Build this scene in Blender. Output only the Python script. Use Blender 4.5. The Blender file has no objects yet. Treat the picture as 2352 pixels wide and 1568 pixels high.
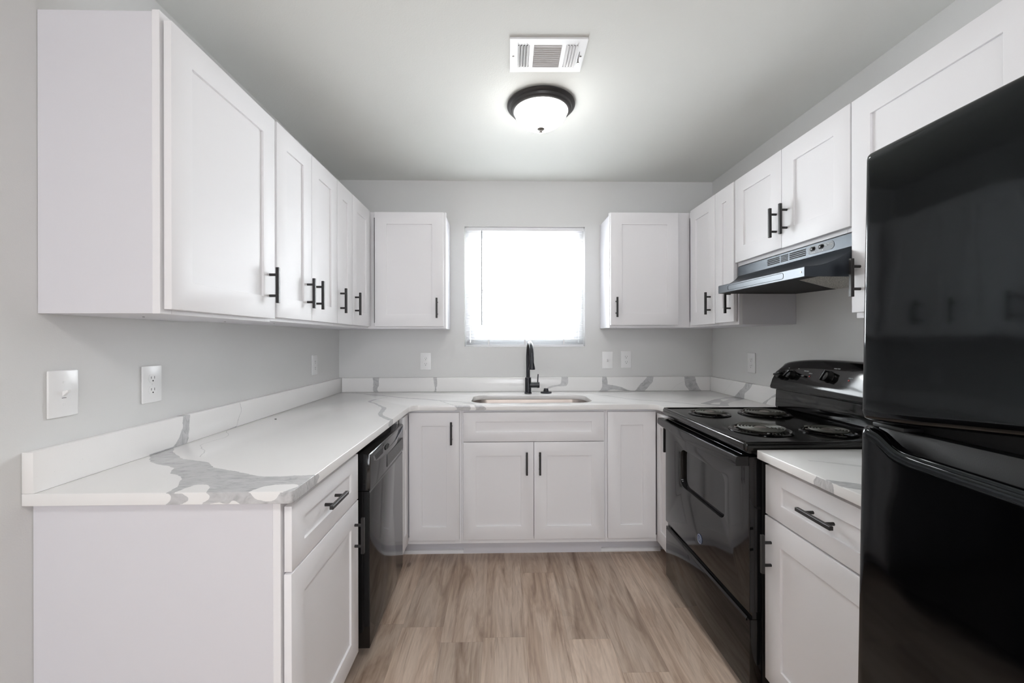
import bpy, bmesh, math, random
from mathutils import Vector, Matrix, noise

random.seed(7)
PI = math.pi
SC = bpy.context.scene
COL = SC.collection
W = 2.725          # room width, left wall x=0
H = 2.4427         # ceiling height
REAR = -6.6        # rear wall of the adjoining room

# ------------------------------------------------------------------ camera
FPX = 963.5
cam_d = bpy.data.cameras.new('camera')
cam = bpy.data.objects.new('camera', cam_d)
COL.objects.link(cam)
cam_d.sensor_width = 36.0
cam_d.sensor_fit = 'HORIZONTAL'
cam_d.lens = 36.0 * FPX / 2352.0
cam_d.shift_x = 3.42 / 2352.0
cam_d.shift_y = -4.57 / 2352.0
cam_d.clip_start = 0.02
_yaw, _pitch, _roll = 0.0212, -0.0005, -0.0018
f = Vector((math.sin(_yaw) * math.cos(_pitch), math.cos(_yaw) * math.cos(_pitch), math.sin(_pitch)))
r = Vector((math.cos(_yaw), -math.sin(_yaw), 0))
u = r.cross(f)
r2 = math.cos(_roll) * r + math.sin(_roll) * u
u2 = -math.sin(_roll) * r + math.cos(_roll) * u
m = Matrix((r2, u2, -f)).transposed().to_4x4()
m.translation = Vector((1.1744, -3.0562, 1.2903))
cam.matrix_world = m
SC.camera = cam

# ------------------------------------------------------------------ exposure and world
SC.view_settings.view_transform = 'Standard'
SC.view_settings.look = 'None'
SC.view_settings.gamma = 1.0
SC.view_settings.use_curve_mapping = False
SC.view_settings.exposure = 0.84
world = bpy.data.worlds.new('World')
SC.world = world
world.use_nodes = True
wn = world.node_tree
wn.nodes['Background'].inputs[0].default_value = (0.86, 0.93, 1.0, 1)
wn.nodes['Background'].inputs[1].default_value = 3.0
try:
    SC.cycles.use_fast_gi = False
    SC.cycles.max_bounces = 10
    SC.cycles.diffuse_bounces = 6
    SC.cycles.sample_clamp_indirect = 4.0
except Exception:
    pass


def area(name, loc, target, sx, sy, power, col=(1, 1, 1), shape='RECTANGLE', spread=PI):
    d = bpy.data.lights.new(name, 'AREA')
    d.shape = shape
    d.size = sx
    if shape in ('RECTANGLE', 'ELLIPSE'):
        d.size_y = sy
    d.energy = power
    d.color = col
    d.spread = spread
    o = bpy.data.objects.new(name, d)
    COL.objects.link(o)
    o.location = loc
    o.rotation_euler = (Vector(target) - Vector(loc)).to_track_quat('-Z', 'Y').to_euler()
    return o


P_WIN, P_SKY, P_GND, P_REAR, P_CEIL, E_DOME = 27.0, 900.0, 20.0, 17.5, 8.0, 9.0
area('daylight_window_1', (1.345, 0.22, 1.68), (1.345, -1.0, 1.68), 0.95, 0.9, P_WIN, (0.94, 0.98, 1.0))
area('sky_window_1', (1.345, 0.95, 2.75), (1.345, 0.0, 1.70), 1.4, 0.8, P_SKY, (0.96, 1.0, 1.0))
area('ground_bounce_window_1', (1.345, 0.80, 0.80), (1.345, 0.0, 1.70), 1.5, 0.9, P_GND, (0.97, 1.0, 0.98))
area('rear_fill_light', (1.36, REAR + 0.08, 1.45), (1.36, 0, 1.3), 2.2, 1.5, P_REAR, (1.0, 0.965, 1.0))  # soft frontal fill added behind the camera, set at the added rear window
area('added_ceiling_glow', (1.45, -3.45, 2.34), (1.45, -3.3, 0), 0.34, 0.34, P_CEIL, (1.0, 0.985, 0.97), 'DISK')  # added unseen lamp, casts the shadow under the left wall cabinets


# ------------------------------------------------------------------ node helpers
class NT:
    def __init__(self, name):
        self.mat = bpy.data.materials.new(name)
        self.mat.use_nodes = True
        self.t = self.mat.node_tree
        self.b = self.t.nodes['Principled BSDF']

    def node(self, typ, **kw):
        n = self.t.nodes.new(typ)
        for k, v in kw.items():
            setattr(n, k, v)
        return n

    def put(self, sock, v):
        if v is None:
            return
        if isinstance(v, bpy.types.NodeSocket):
            self.t.links.new(v, sock)
        else:
            sock.default_value = v

    def math(self, op, a, b=None, c=None, clamp=False):
        n = self.node('ShaderNodeMath', operation=op, use_clamp=clamp)
        self.put(n.inputs[0], a)
        self.put(n.inputs[1], b)
        if c is not None:
            self.put(n.inputs[2], c)
        return n.outputs[0]

    def mix(self, fac, a, b):
        n = self.node('ShaderNodeMix', data_type='RGBA')
        self.put(n.inputs[0], fac)
        self.put(n.inputs[6], a)
        self.put(n.inputs[7], b)
        return n.outputs[2]

    def noise(self, vec=None, scale=5, detail=2, rough=0.5, dist=0.0):
        n = self.node('ShaderNodeTexNoise')
        if vec is not None:
            self.put(n.inputs['Vector'], vec)
        n.inputs['Scale'].default_value = scale
        n.inputs['Detail'].default_value = detail
        n.inputs['Roughness'].default_value = rough
        n.inputs['Distortion'].default_value = dist
        return n.outputs['Fac']

    def objc(self):
        return self.node('ShaderNodeTexCoord').outputs['Object']

    def mapping(self, vec, scale=(1, 1, 1), loc=(0, 0, 0)):
        n = self.node('ShaderNodeMapping')
        self.put(n.inputs['Vector'], vec)
        n.inputs['Scale'].default_value = scale
        n.inputs['Location'].default_value = loc
        return n.outputs[0]

    def ramp(self, fac, stops):
        n = self.node('ShaderNodeValToRGB')
        self.put(n.inputs[0], fac)
        els = n.color_ramp.elements
        while len(els) < len(stops):
            els.new(0.5)
        for e, (p, c) in zip(els, stops):
            e.position = p
            e.color = c if len(c) == 4 else (*c, 1)
        return n.outputs[0]

    def bump(self, h, strength=0.1, dist=0.001):
        n = self.node('ShaderNodeBump')
        n.inputs['Strength'].default_value = strength
        n.inputs['Distance'].default_value = dist
        self.put(n.inputs['Height'], h)
        self.t.links.new(n.outputs[0], self.b.inputs['Normal'])

    def set(self, color=None, rough=None, metal=None, **kw):
        if color is not None:
            self.put(self.b.inputs['Base Color'], color if isinstance(color, bpy.types.NodeSocket) else (*color, 1))
        if rough is not None:
            self.put(self.b.inputs['Roughness'], rough)
        if metal is not None:
            self.b.inputs['Metallic'].default_value = metal
        for k, v in kw.items():
            self.put(self.b.inputs[k], v)
        return self


def srgb(r, g, b):
    def c(v):
        v /= 255.0
        return v / 12.92 if v <= 0.04045 else ((v + 0.055) / 1.055) ** 2.4
    return (c(r), c(g), c(b))


def painted(name, col, rough, nscale, strength, dist=0.0006, var=0.03):
    n = NT(name)
    co = n.objc()
    nz = n.noise(co, nscale, 3, 0.55)
    big = n.noise(co, 1.7, 2, 0.5)
    c2 = tuple(max(0, v * (1 - var)) for v in col)
    n.set(n.mix(big, (*col, 1), (*c2, 1)), rough)
    n.bump(nz, strength, dist)
    return n.mat


M = {}
M['wall'] = painted('wall_paint', srgb(221, 221, 220), 0.75, 260, 0.35, 0.0008)
M['ceiling'] = painted('ceiling_paint', srgb(228, 229, 225), 0.8, 200, 0.4, 0.001)
M['cab'] = painted('white_cabinet_lacquer', srgb(236, 235, 237), 0.5, 60, 0.02, 0.0002, 0.01)
M['cab_end'] = painted('white_end_panel_darkened', srgb(220, 219, 224), 0.42, 500, 0.15, 0.0003, 0.01)  # cabinet white, darkened in colour to offset frontal light on the end panels
M['trimwhite'] = painted('white_trim_paint', srgb(236, 236, 237), 0.4, 80, 0.03, 0.0003, 0.01)
M['plastic'] = painted('white_switch_plastic', srgb(238, 238, 238), 0.28, 40, 0.01, 0.0002, 0.005)
M['handle'] = painted('matte_black_metal', srgb(34, 33, 34), 0.42, 300, 0.08, 0.0002, 0.1)
M['black_satin'] = painted('satin_black_enamel', srgb(20, 20, 21), 0.35, 400, 0.08, 0.0002, 0.1)
M['black_plastic'] = painted('black_plastic', srgb(17, 17, 18), 0.3, 200, 0.05, 0.0002, 0.1)
M['dark'] = painted('dark_cavity', srgb(8, 8, 9), 0.7, 100, 0.05, 0.0002, 0.1)
M['bronze'] = painted('dark_bronze', srgb(52, 50, 50), 0.38, 120, 0.05, 0.0002, 0.15)


def gloss_black(name, col, rough, wave, strength, coat=0.0, spec=0.5):
    n = NT(name)
    co = n.objc()
    h = n.noise(co, wave, 2, 0.5)
    dust = n.noise(co, 900, 1, 0.5)
    rr = n.math('MULTIPLY_ADD', dust, 0.05, rough - 0.025)
    n.set(col, rr)
    n.b.inputs['Specular IOR Level'].default_value = spec
    n.b.inputs['Coat Weight'].default_value = coat
    n.b.inputs['Coat Roughness'].default_value = 0.04
    n.bump(h, strength, 0.012 if 'fridge' in name else 0.004)
    return n.mat


M['fridge'] = gloss_black('glossy_black_fridge_enamel', srgb(5, 5, 6), 0.06, 3.2, 0.22, 0.0, 0.45)
M['fridge_side'] = painted('textured_black_fridge_side', srgb(22, 22, 23), 0.5, 500, 0.3, 0.0006, 0.1)
M['range'] = gloss_black('glossy_black_range_enamel', srgb(9, 9, 10), 0.08, 5, 0.04, 0.0, 0.5)
M['range_glass'] = gloss_black('black_oven_glass', srgb(12, 12, 14), 0.08, 4, 0.03, 0.0, 0.55)
M['cooktop'] = gloss_black('black_cooktop_enamel', srgb(15, 15, 14), 0.12, 8, 0.06, 0.0, 0.5)
M['dishwasher'] = gloss_black('glossy_black_dishwasher_door', srgb(13, 13, 14), 0.09, 3, 0.04, 0.0, 0.6)
M['hood'] = gloss_black('black_painted_hood_metal', srgb(20, 24, 32), 0.36, 6, 0.05, 0.0, 0.8)
M['hood'].node_tree.nodes['Principled BSDF'].inputs['Specular Tint'].default_value = (0.78, 0.89, 1.0, 1)  # blue tint puts cool daylight colour into the hood's reflections
M['fridge'].node_tree.nodes['Principled BSDF'].inputs['Specular Tint'].default_value = (0.86, 0.95, 1.0, 1)
n = NT('grey_hood_switch_panel'); n.set(srgb(88, 94, 100), 0.4); M['hoodpanel'] = n.mat
n = NT('white_lettering'); n.set(srgb(225, 228, 230), 0.5); M['lettering'] = n.mat
n = NT('red_indicator_lens'); n.set(srgb(150, 20, 24), 0.25); M['red'] = n.mat
n = NT('blue_grey_badge_enamel'); n.set(srgb(70, 84, 120), 0.3, 0.3); M['badge'] = n.mat
n = NT('silver_badge'); n.set(srgb(150, 155, 165), 0.3, 0.9); M['silver'] = n.mat

n = NT('brushed_steel')
nz = n.noise(n.mapping(n.objc(), (2, 300, 300)), 3, 3, 0.6)
n.set(srgb(178, 168, 162), n.math('MULTIPLY_ADD', nz, 0.15, 0.26), 1.0)
M['steel'] = n.mat
n = NT('brushed_nickel'); n.set(srgb(150, 146, 142), 0.32, 1.0); M['nickel'] = n.mat
n = NT('dark_element_coil')
n.set(n.mix(n.noise(n.objc(), 70, 3), (*srgb(98, 98, 92), 1), (*srgb(72, 72, 68), 1)), 0.4, 0.3)
M['coil'] = n.mat
n = NT('faucet_black'); n.set(srgb(22, 25, 34), 0.33); n.b.inputs['Specular IOR Level'].default_value = 0.6
n.bump(n.noise(n.objc(), 300, 2), 0.05, 0.0002); M['faucet'] = n.mat

# hood mesh filter
n = NT('aluminium_filter_mesh')
vor = n.node('ShaderNodeTexVoronoi'); n.put(vor.inputs['Vector'], n.mapping(n.objc(), (1, 1.6, 1))); vor.inputs['Scale'].default_value = 260
mesh_c = n.ramp(vor.outputs['Distance'], [(0.0, srgb(40, 39, 37)), (0.3, srgb(95, 92, 87)), (0.65, srgb(235, 231, 222))])
n.set(mesh_c, 0.45, 0.6); n.bump(vor.outputs['Distance'], 0.6, 0.002); M['filter'] = n.mat

# lamp glass
n = NT('lit_frosted_glass_shade')
n.set((0.95, 0.95, 0.93), 0.3)
n.b.inputs['Emission Color'].default_value = (1.0, 0.985, 0.96, 1)
n.b.inputs['Emission Strength'].default_value = E_DOME
M['dome'] = n.mat
n = NT('lit_lens_rear'); n.set((0.9, 0.9, 0.9), 0.4)
n.b.inputs['Emission Color'].default_value = (1, 0.985, 0.97, 1); n.b.inputs['Emission Strength'].default_value = 3.0
M['rearlens'] = n.mat  # glowing lens of the added ceiling light

# blinds : thin translucent vinyl
n = NT('white_vinyl_blind_slat')
n.set((0.93, 0.93, 0.93), 0.4)
tr = n.node('ShaderNodeBsdfTranslucent'); tr.inputs[0].default_value = (0.93, 0.95, 0.97, 1)
mx = n.node('ShaderNodeMixShader'); mx.inputs[0].default_value = 0.45
out = n.t.nodes['Material Output']
n.t.links.new(n.b.outputs[0], mx.inputs[1]); n.t.links.new(tr.outputs[0], mx.inputs[2]); n.t.links.new(mx.outputs[0], out.inputs[0])
M['slat'] = n.mat
# window glass
n = NT('window_glass')
gl = n.node('ShaderNodeBsdfGlossy'); gl.inputs['Roughness'].default_value = 0.02
tp = n.node('ShaderNodeBsdfTransparent')
fr = n.node('ShaderNodeFresnel'); fr.inputs[0].default_value = 1.45
mx = n.node('ShaderNodeMixShader')
out = n.t.nodes['Material Output']
n.t.links.new(fr.outputs[0], mx.inputs[0]); n.t.links.new(tp.outputs[0], mx.inputs[1]); n.t.links.new(gl.outputs[0], mx.inputs[2]); n.t.links.new(mx.outputs[0], out.inputs[0])
M['glass'] = n.mat
n = NT('clear_acrylic'); n.set(srgb(140, 143, 144), 0.2); M['acrylic'] = n.mat


# ------------------------------------------------------------------ quartz with veins
def quartz(name, spec):
    """spec: list of (sign, surf, taxis, saxis, [(t, lo, hi), ...]) in object metres."""
    n = NT(name)
    co = n.objc()
    sep = n.node('ShaderNodeSeparateXYZ'); n.put(sep.inputs[0], co)
    # ragged edges
    wob = n.node('ShaderNodeTexNoise'); n.put(wob.inputs['Vector'], co)
    wob.inputs['Scale'].default_value = 34; wob.inputs['Detail'].default_value = 4; wob.inputs['Roughness'].default_value = 0.6
    sw = n.node('ShaderNodeSeparateColor'); n.put(sw.inputs[0], wob.outputs['Color'])
    ax = []
    for i, s in enumerate(sw.outputs[:3]):
        ax.append(n.math('ADD', sep.outputs[i], n.math('MULTIPLY', n.math('SUBTRACT', s, 0.5), 0.016)))
    axv = ax[:2] + [n.math('ADD', sep.outputs[2], n.math('MULTIPLY', n.math('SUBTRACT', sw.outputs[2], 0.5), 0.006))]
    X, Y, Z = sep.outputs
    surf = {
        'top': n.math('MULTIPLY', n.math('GREATER_THAN', Z, SURF_TOP), n.math('LESS_THAN', Z, SURF_TOP + 0.006)),
        'edge': n.math('LESS_THAN', Z, SURF_TOP),
        'splash': n.math('GREATER_THAN', Z, SURF_TOP + 0.0021),
    }
    surf['front'] = n.math('MULTIPLY', surf['edge'], n.math('LESS_THAN', Y, -2.0))
    surf['side'] = n.math('MULTIPLY', n.math('MULTIPLY', surf['edge'], n.math('GREATER_THAN', Y, -2.2)), n.math('GREATER_THAN', X, 0.64))
    surf['bedge'] = n.math('MULTIPLY', n.math('MULTIPLY', surf['edge'], n.math('GREATER_THAN', Y, -0.66)), n.math('LESS_THAN', Y, -0.645))
    surf['sl'] = n.math('MULTIPLY', surf['splash'], n.math('LESS_THAN', X, 0.0305))
    surf['sb'] = n.math('MULTIPLY', surf['splash'], n.math('GREATER_THAN', Y, -0.0305))
    surf['sr'] = n.math('MULTIPLY', surf['splash'], n.math('GREATER_THAN', X, 2.69))
    total = None
    for sign, sf, ta, sa, pts in spec:
        T = axv[ta] if ta == 2 else ax[ta]
        S = axv[sa] if sa == 2 else ax[sa]
        pts = sorted(pts)
        t0, t1 = pts[0][0], pts[-1][0]
        vals = [p[1] for p in pts] + [p[2] for p in pts]
        s0, s1 = min(vals) - 0.01, max(vals) + 0.01
        tn = n.math('MULTIPLY', n.math('SUBTRACT', T, t0), 1.0 / (t1 - t0))
        sn = n.math('MULTIPLY', n.math('SUBTRACT', S, s0), 1.0 / (s1 - s0))
        cur = []
        for k in (1, 2):
            fc = n.node('ShaderNodeFloatCurve')
            c = fc.mapping.curves[0]
            P = [((p[0] - t0) / (t1 - t0), (p[k] - s0) / (s1 - s0)) for p in pts]
            c.points[0].location = P[0]; c.points[1].location = P[-1]
            for q in P[1:-1]:
                c.points.new(*q)
            for q in c.points:
                q.handle_type = 'AUTO_CLAMPED'
            fc.mapping.update()
            n.put(fc.inputs['Value'], tn)
            cur.append(fc.outputs[0])
        e = (s1 - s0) / 0.0016
        a = n.math('MULTIPLY_ADD', n.math('SUBTRACT', sn, cur[0]), e, 0.5, clamp=True)
        b = n.math('MULTIPLY_ADD', n.math('SUBTRACT', cur[1], sn), e, 0.5, clamp=True)
        inr = n.math('MULTIPLY', n.math('GREATER_THAN', tn, 0.0), n.math('LESS_THAN', tn, 1.0))
        m_ = n.math('MULTIPLY', n.math('MULTIPLY', a, b), n.math('MULTIPLY', inr, surf[sf]))
        w = abs(sign)
        if w != 1:
            m_ = n.math('MULTIPLY', m_, w)
        if total is None:
            total = m_
        elif sign > 0:
            total = n.math('MAXIMUM', total, m_)
        else:
            total = n.math('MULTIPLY', total, n.math('SUBTRACT', 1.0, m_))
    # streaky grey inside the vein
    st = n.noise(n.mapping(co, (9, 26, 14)), 2.2, 5, 0.62, 1.2)
    vein = n.ramp(st, [(0.3, srgb(206, 206, 207)), (0.52, srgb(193, 193, 194)), (0.7, srgb(170, 170, 172))])
    soft = n.noise(co, 2.5, 3, 0.5)
    base = n.mix(soft, (*srgb(240, 239, 238), 1), (*srgb(234, 233, 232), 1))
    spk = n.noise(co, 420, 1, 0.5)
    base = n.mix(n.math('GREATER_THAN', spk, 0.79), base, (*srgb(205, 203, 200), 1))
    n.set(n.mix(total, base, vein), 0.16)
    n.b.inputs['Specular IOR Level'].default_value = 0.5
    return n.mat


SURF_TOP = 0.9125
def cl(pts, w):      # centre line -> band
    return [(p[0], p[1] - (p[2] if len(p) > 2 else w) / 2, p[1] + (p[2] if len(p) > 2 else w) / 2) for p in pts]
SPEC = [
    # broad vein at the near end of the left run
    (1, 'top', 0, 1, [(0.0, -1.66, -1.55), (.03, -1.668, -1.568), (.069, -1.717, -1.623), (.117, -1.756, -1.664), (.16, -1.776, -1.703), (.19, -1.79, -1.719),
                      (.21, -1.8045, -1.726), (.241, -1.856, -1.736), (.268, -1.868, -1.746), (.297, -1.889, -1.772), (.324, -1.932, -1.799), (.346, -1.972, -1.81),
                      (.354, -2.03, -1.814), (.446, -2.03, -1.854), (.482, -2.03, -1.875), (.53, -2.03, -1.888), (.60, -2.03, -1.883), (.66, -2.03, -1.878)]),
    (-1, 'top', 0, 1, [(.368, -2.05, -2.0), (.374, -2.05, -1.965), (.388, -2.05, -1.947), (.41, -2.05, -1.951), (.429, -2.05, -1.968), (.447, -2.05, -2.01)]),
    (-1, 'top', 0, 1, [(.545, -2.05, -2.01), (.56, -2.05, -1.975), (.586, -2.05, -1.956), (.617, -2.02, -1.9515), (.64, -1.995, -1.954), (.652, -1.972, -1.966)]),
    (1, 'top', 1, 0, cl([(-1.69, .205), (-1.626, .176), (-1.571, .1285), (-1.5115, .0966), (-1.4185, .1055), (-1.2846, .034), (-1.22, .029)], .0022)),
    (1, 'sl', 2, 1, [(.912, -1.577, -1.506), (.933, -1.554, -1.498), (.947, -1.54, -1.497), (.973, -1.529, -1.495), (.986, -1.526, -1.4945), (1.02, -1.525, -1.4915)]),
    (1, 'sl', 2, 1, cl([(.912, -1.221), (.9534, -1.205), (.981, -1.189), (1.02, -1.198)], .0025)),
    # front edge of the left run
    (1, 'front', 2, 0, [(.882, .341, .37), (.8893, .35, .395), (.8977, .359, .404), (.9045, .36, .4), (.915, .351, .381)]),
    (1, 'front', 2, 0, [(.882, .436, .67), (.889, .4375, .67), (.8945, .449, .67), (.9036, .4555, .67), (.915, .4455, .67)]),
    (-1, 'front', 0, 2, [(.546, .918, .93), (.553, .911, .93), (.566, .898, .93), (.582, .892, .93), (.60, .8905, .93), (.613, .895, .93), (.623, .91, .93)]),
    (-1, 'front', 0, 2, [(.452, .86, .884), (.465, .86, .888), (.478, .86, .8897), (.496, .86, .886), (.512, .86, .894), (.53, .86, .884)]),
    (1, 'side', 2, 1, [(.882, -2.02, -1.868), (.892, -2.02, -1.863), (.899, -2.02, -1.8525), (.915, -2.02, -1.858)]),
    (1, 'side', 2, 1, [(.882, -1.10, -1.05), (.898, -1.122, -1.04), (.915, -1.10, -1.045)]),
    # veins round the inside corner by the dishwasher
    (1, 'top', 0, 1, cl([(.03, -.07, .02), (.134, -.083, .02), (.289, -.18, .022), (.434, -.26, .024), (.537, -.335, .024), (.674, -.393, .02), (.797, -.468, .02), (.91, -.5145, .016), (.986, -.57, .014), (1.03, -.66, .01)], .02)),
    (.8, 'top', 0, 1, cl([(.79, -.468), (.845, -.56), (.9, -.66)], .014)),
    (.5, 'top', 0, 1, cl([(.55, -.321), (.596, -.192), (.69, -.03)], .004)),
    (1, 'top', 1, 0, cl([(-1.09, .66, .03), (-1.036, .622, .03), (-.99, .59, .026), (-.909, .557, .024), (-.82, .543, .024), (-.722, .522, .024), (-.68, .495, .02), (-.569, .4287, .016), (-.472, .372, .018), (-.40, .385, .012), (-.31, .43, .01)], .02)),
    # back splash
    (1, 'sb', 2, 0, [(.91, .2567, .2905), (.935, .2513, .284), (.97, .2547, .2948), (1.02, .248, .295)]),
    (1, 'sb', 2, 0, [(.91, .686, .705), (.937, .694, .703), (.962, .69, .7116), (1.02, .682, .707)]),
    (.8, 'sb', 0, 2, [(1.505, .93, .943), (1.53, .938, .952), (1.56, .946, .958), (1.60, .95, .968), (1.612, .95, 1.03), (1.64, .955, 1.03), (1.656, .975, 1.03)]),
    (1, 'sb', 2, 0, [(.91, 1.8766, 1.936), (.938, 1.9004, 1.94), (.965, 1.902, 1.942), (1.02, 1.9035, 1.936)]),
    (1, 'sb', 0, 2, [(1.93, .912, .963), (1.966, .923, .958), (2.037, .9197, .9434), (2.108, .909, .9165), (2.145, .905, .912)]),
    (1, 'sb', 2, 0, [(.91, 2.138, 2.2096), (.9605, 2.18, 2.255), (.978, 2.2, 2.269), (1.02, 2.236, 2.28)]),
    (1, 'sb', 2, 0, [(.91, 2.544, 2.631), (.95, 2.514, 2.604), (.975, 2.509, 2.592), (1.02, 2.502, 2.583)]),
    (.45, 'sb', 0, 2, cl([(2.40, .912), (2.45, .955), (2.51, .985)], .002)),
    (1, 'sr', 2, 1, [(.91, -.455, -.339), (.946, -.459, -.39), (.966, -.49, -.414), (.98, -.511, -.44), (1.02, -.55, -.48)]),
    (1, 'sr', 2, 1, [(.91, -.67, -.632), (.9426, -.70, -.685), (.985, -.80, -.76)]),
    (.45, 'sr', 2, 1, cl([(.912, -.20), (1.01, -.33)], .002)),
    # right hand end of the top
    (.8, 'top', 0, 1, cl([(1.76, -.12, .012), (1.796, -.184, .02), (1.86, -.26, .022), (1.924, -.36, .02), (1.985, -.4456, .02), (2.135, -.537, .02), (2.259, -.638, .022), (2.3175, -.7145, .026), (2.378, -.76, .03)], .02)),
    (.7, 'top', 0, 1, cl([(1.80, -.10, .01), (1.92, -.20, .014), (2.05, -.13, .012), (2.14, -.05, .012)], .012)),
    (1, 'top', 0, 1, [(2.335, -.65, -.63), (2.38, -.72, -.59), (2.4286, -.7326, -.545), (2.493, -.64, -.48), (2.55, -.58, -.435), (2.581, -.552, -.41), (2.627, -.52, -.375), (2.70, -.455, -.365)]),
    (-1, 'top', 0, 1, [(2.385, -.662, -.655), (2.40, -.668, -.63), (2.4225, -.672, -.61), (2.445, -.64, -.602), (2.47, -.6, -.595)]),
    (-1, 'top', 0, 1, [(2.512, -.552, -.545), (2.53, -.535, -.485), (2.55, -.515, -.462), (2.575, -.485, -.458), (2.602, -.457, -.453)]),
    # front edge below the sink
    (1, 'bedge', 2, 0, [(.882, .895, .985), (.8923, .92, .996), (.915, .897, .99)]),
    (1, 'bedge', 2, 0, [(.882, 1.022, 1.065), (.8923, 1.0286, 1.086), (.915, 1.013, 1.055)]),
]
M['quartz'] = quartz('white_quartz_grey_veins', SPEC)
SURF_TOP = 0.9015
SPEC2 = [
    (1, 'top', 0, 1, [(2.04, -1.955, -1.905), (2.0816, -1.994, -1.93), (2.12, -2.02, -1.95), (2.2, -2.05, -2.0), (2.35, -2.1, -2.06)]),
    (1, 'side', 2, 1, [(.87, -1.952, -1.878), (.886, -1.95, -1.881), (.903, -1.944, -1.889)]),
    (.4, 'top', 0, 1, cl([(2.15, -1.74, .012), (2.4, -1.86, .03), (2.7, -1.9, .03)], .02)),
]
M['quartz_small'] = quartz('white_quartz_small_counter', SPEC2)

# ------------------------------------------------------------------ wood floor
n = NT('oak_vinyl_planks')
uv = n.node('ShaderNodeUVMap'); uv.uv_map = 'plank'
su = n.node('ShaderNodeSeparateXYZ'); n.put(su.inputs[0], uv.outputs[0])
at = n.node('ShaderNodeAttribute'); at.attribute_name = 'tone'
rnd = at.outputs['Fac']
comb = n.node('ShaderNodeCombineXYZ'); n.put(comb.inputs[0], su.outputs[0]); n.put(comb.inputs[1], su.outputs[1]); n.put(comb.inputs[2], n.math('MULTIPLY', rnd, 37.0))
v = comb.outputs[0]
broad = n.noise(n.mapping(v, (8, 1.0, 1)), 1.5, 4, 0.6, 0.9)
grain = n.noise(n.mapping(v, (20, 1.0, 1)), 2.4, 4, 0.55, 1.2)
fine = n.noise(n.mapping(v, (240, 12, 1)), 2.0, 4, 0.65)
ringsn = n.noise(n.mapping(v, (6.5, 0.8, 1)), 1.0, 1, 0.4, 0.8)
rings = n.math('SINE', n.math('MULTIPLY', ringsn, 90))
base = n.ramp(broad, [(0.30, srgb(150, 128, 112)), (0.43, srgb(184, 162, 144)), (0.56, srgb(208, 189, 172)), (0.72, srgb(190, 170, 154))])
dk = n.ramp(grain, [(0.30, (0.60, 0.56, 0.53)), (0.42, (0.90, 0.88, 0.87)), (0.55, (1, 1, 1))])
mul = n.node('ShaderNodeMix', data_type='RGBA', blend_type='MULTIPLY'); mul.inputs[0].default_value = 0.75
n.put(mul.inputs[6], base); n.put(mul.inputs[7], dk)
c1 = mul.outputs[2]
c1 = n.mix(n.math('MULTIPLY', n.math('GREATER_THAN', rings, 0.55), 0.09), c1, (*srgb(110, 94, 82), 1))
c1 = n.mix(n.math('MULTIPLY', n.math('SUBTRACT', fine, 0.47), 0.55, clamp=True), c1, (*srgb(112, 96, 85), 1))
# dark mineral streaks
stn = n.noise(n.mapping(v, (15, 0.9, 1)), 1.3, 5, 0.7, 1.6)
stm = n.ramp(stn, [(0.62, (0, 0, 0)), (0.70, (0.5, 0.5, 0.5)), (0.78, (1, 1, 1))])
c1 = n.mix(n.math('MULTIPLY', stm, 0.55), c1, (*srgb(104, 84, 72), 1))
# knots
vor = n.node('ShaderNodeTexVoronoi'); n.put(vor.inputs['Vector'], n.mapping(v, (4.2, 1.7, 1))); vor.inputs['Scale'].default_value = 1.0
kd = n.math('MULTIPLY_ADD', fine, 0.03, vor.outputs['Distance'])
kn = n.ramp(kd, [(0.0, (1, 1, 1)), (0.045, (0.95, 0.95, 0.95)), (0.07, (0.4, 0.4, 0.4)), (0.16, (0.12, 0.12, 0.12)), (0.26, (0, 0, 0))])
c1 = n.mix(n.math('MULTIPLY', kn, 0.75), c1, (*srgb(84, 66, 55), 1))
# tone per plank
hs = n.node('ShaderNodeHueSaturation'); n.put(hs.inputs['Color'], c1)
n.put(hs.inputs['Value'], n.math('MULTIPLY_ADD', rnd, 0.30, 0.86)); hs.inputs['Saturation'].default_value = 1.0
c1 = hs.outputs[0]
eu = n.math('MINIMUM', su.outputs[0], n.math('SUBTRACT', 0.1825, su.outputs[0]))
ev = n.math('MINIMUM', su.outputs[1], n.math('SUBTRACT', 1.22, su.outputs[1]))
ed = n.math('LESS_THAN', n.math('MINIMUM', eu, ev), 0.0006)
c1 = n.mix(n.math('MULTIPLY', ed, 0.3), c1, (*srgb(90, 76, 66), 1))
n.set(c1, n.math('MULTIPLY_ADD', grain, 0.15, 0.33))
n.b.inputs['Specular IOR Level'].default_value = 0.4
n.bump(n.math('SUBTRACT', n.math('MULTIPLY', fine, 0.3), n.math('MULTIPLY', ed, 1.0)), 0.12, 0.001)
M['floor'] = n.mat


# ------------------------------------------------------------------ mesh helpers
def BM():
    return bmesh.new()


def bevel_new(bm, verts, off, seg=2):
    if off <= 0:
        return
    es = set()
    vs = set(verts)
    for v_ in verts:
        for e_ in v_.link_edges:
            if e_.verts[0] in vs and e_.verts[1] in vs:
                es.add(e_)
    bmesh.ops.bevel(bm, geom=list(es), offset=off, segments=seg, affect='EDGES', profile=0.5, clamp_overlap=True)


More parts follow.
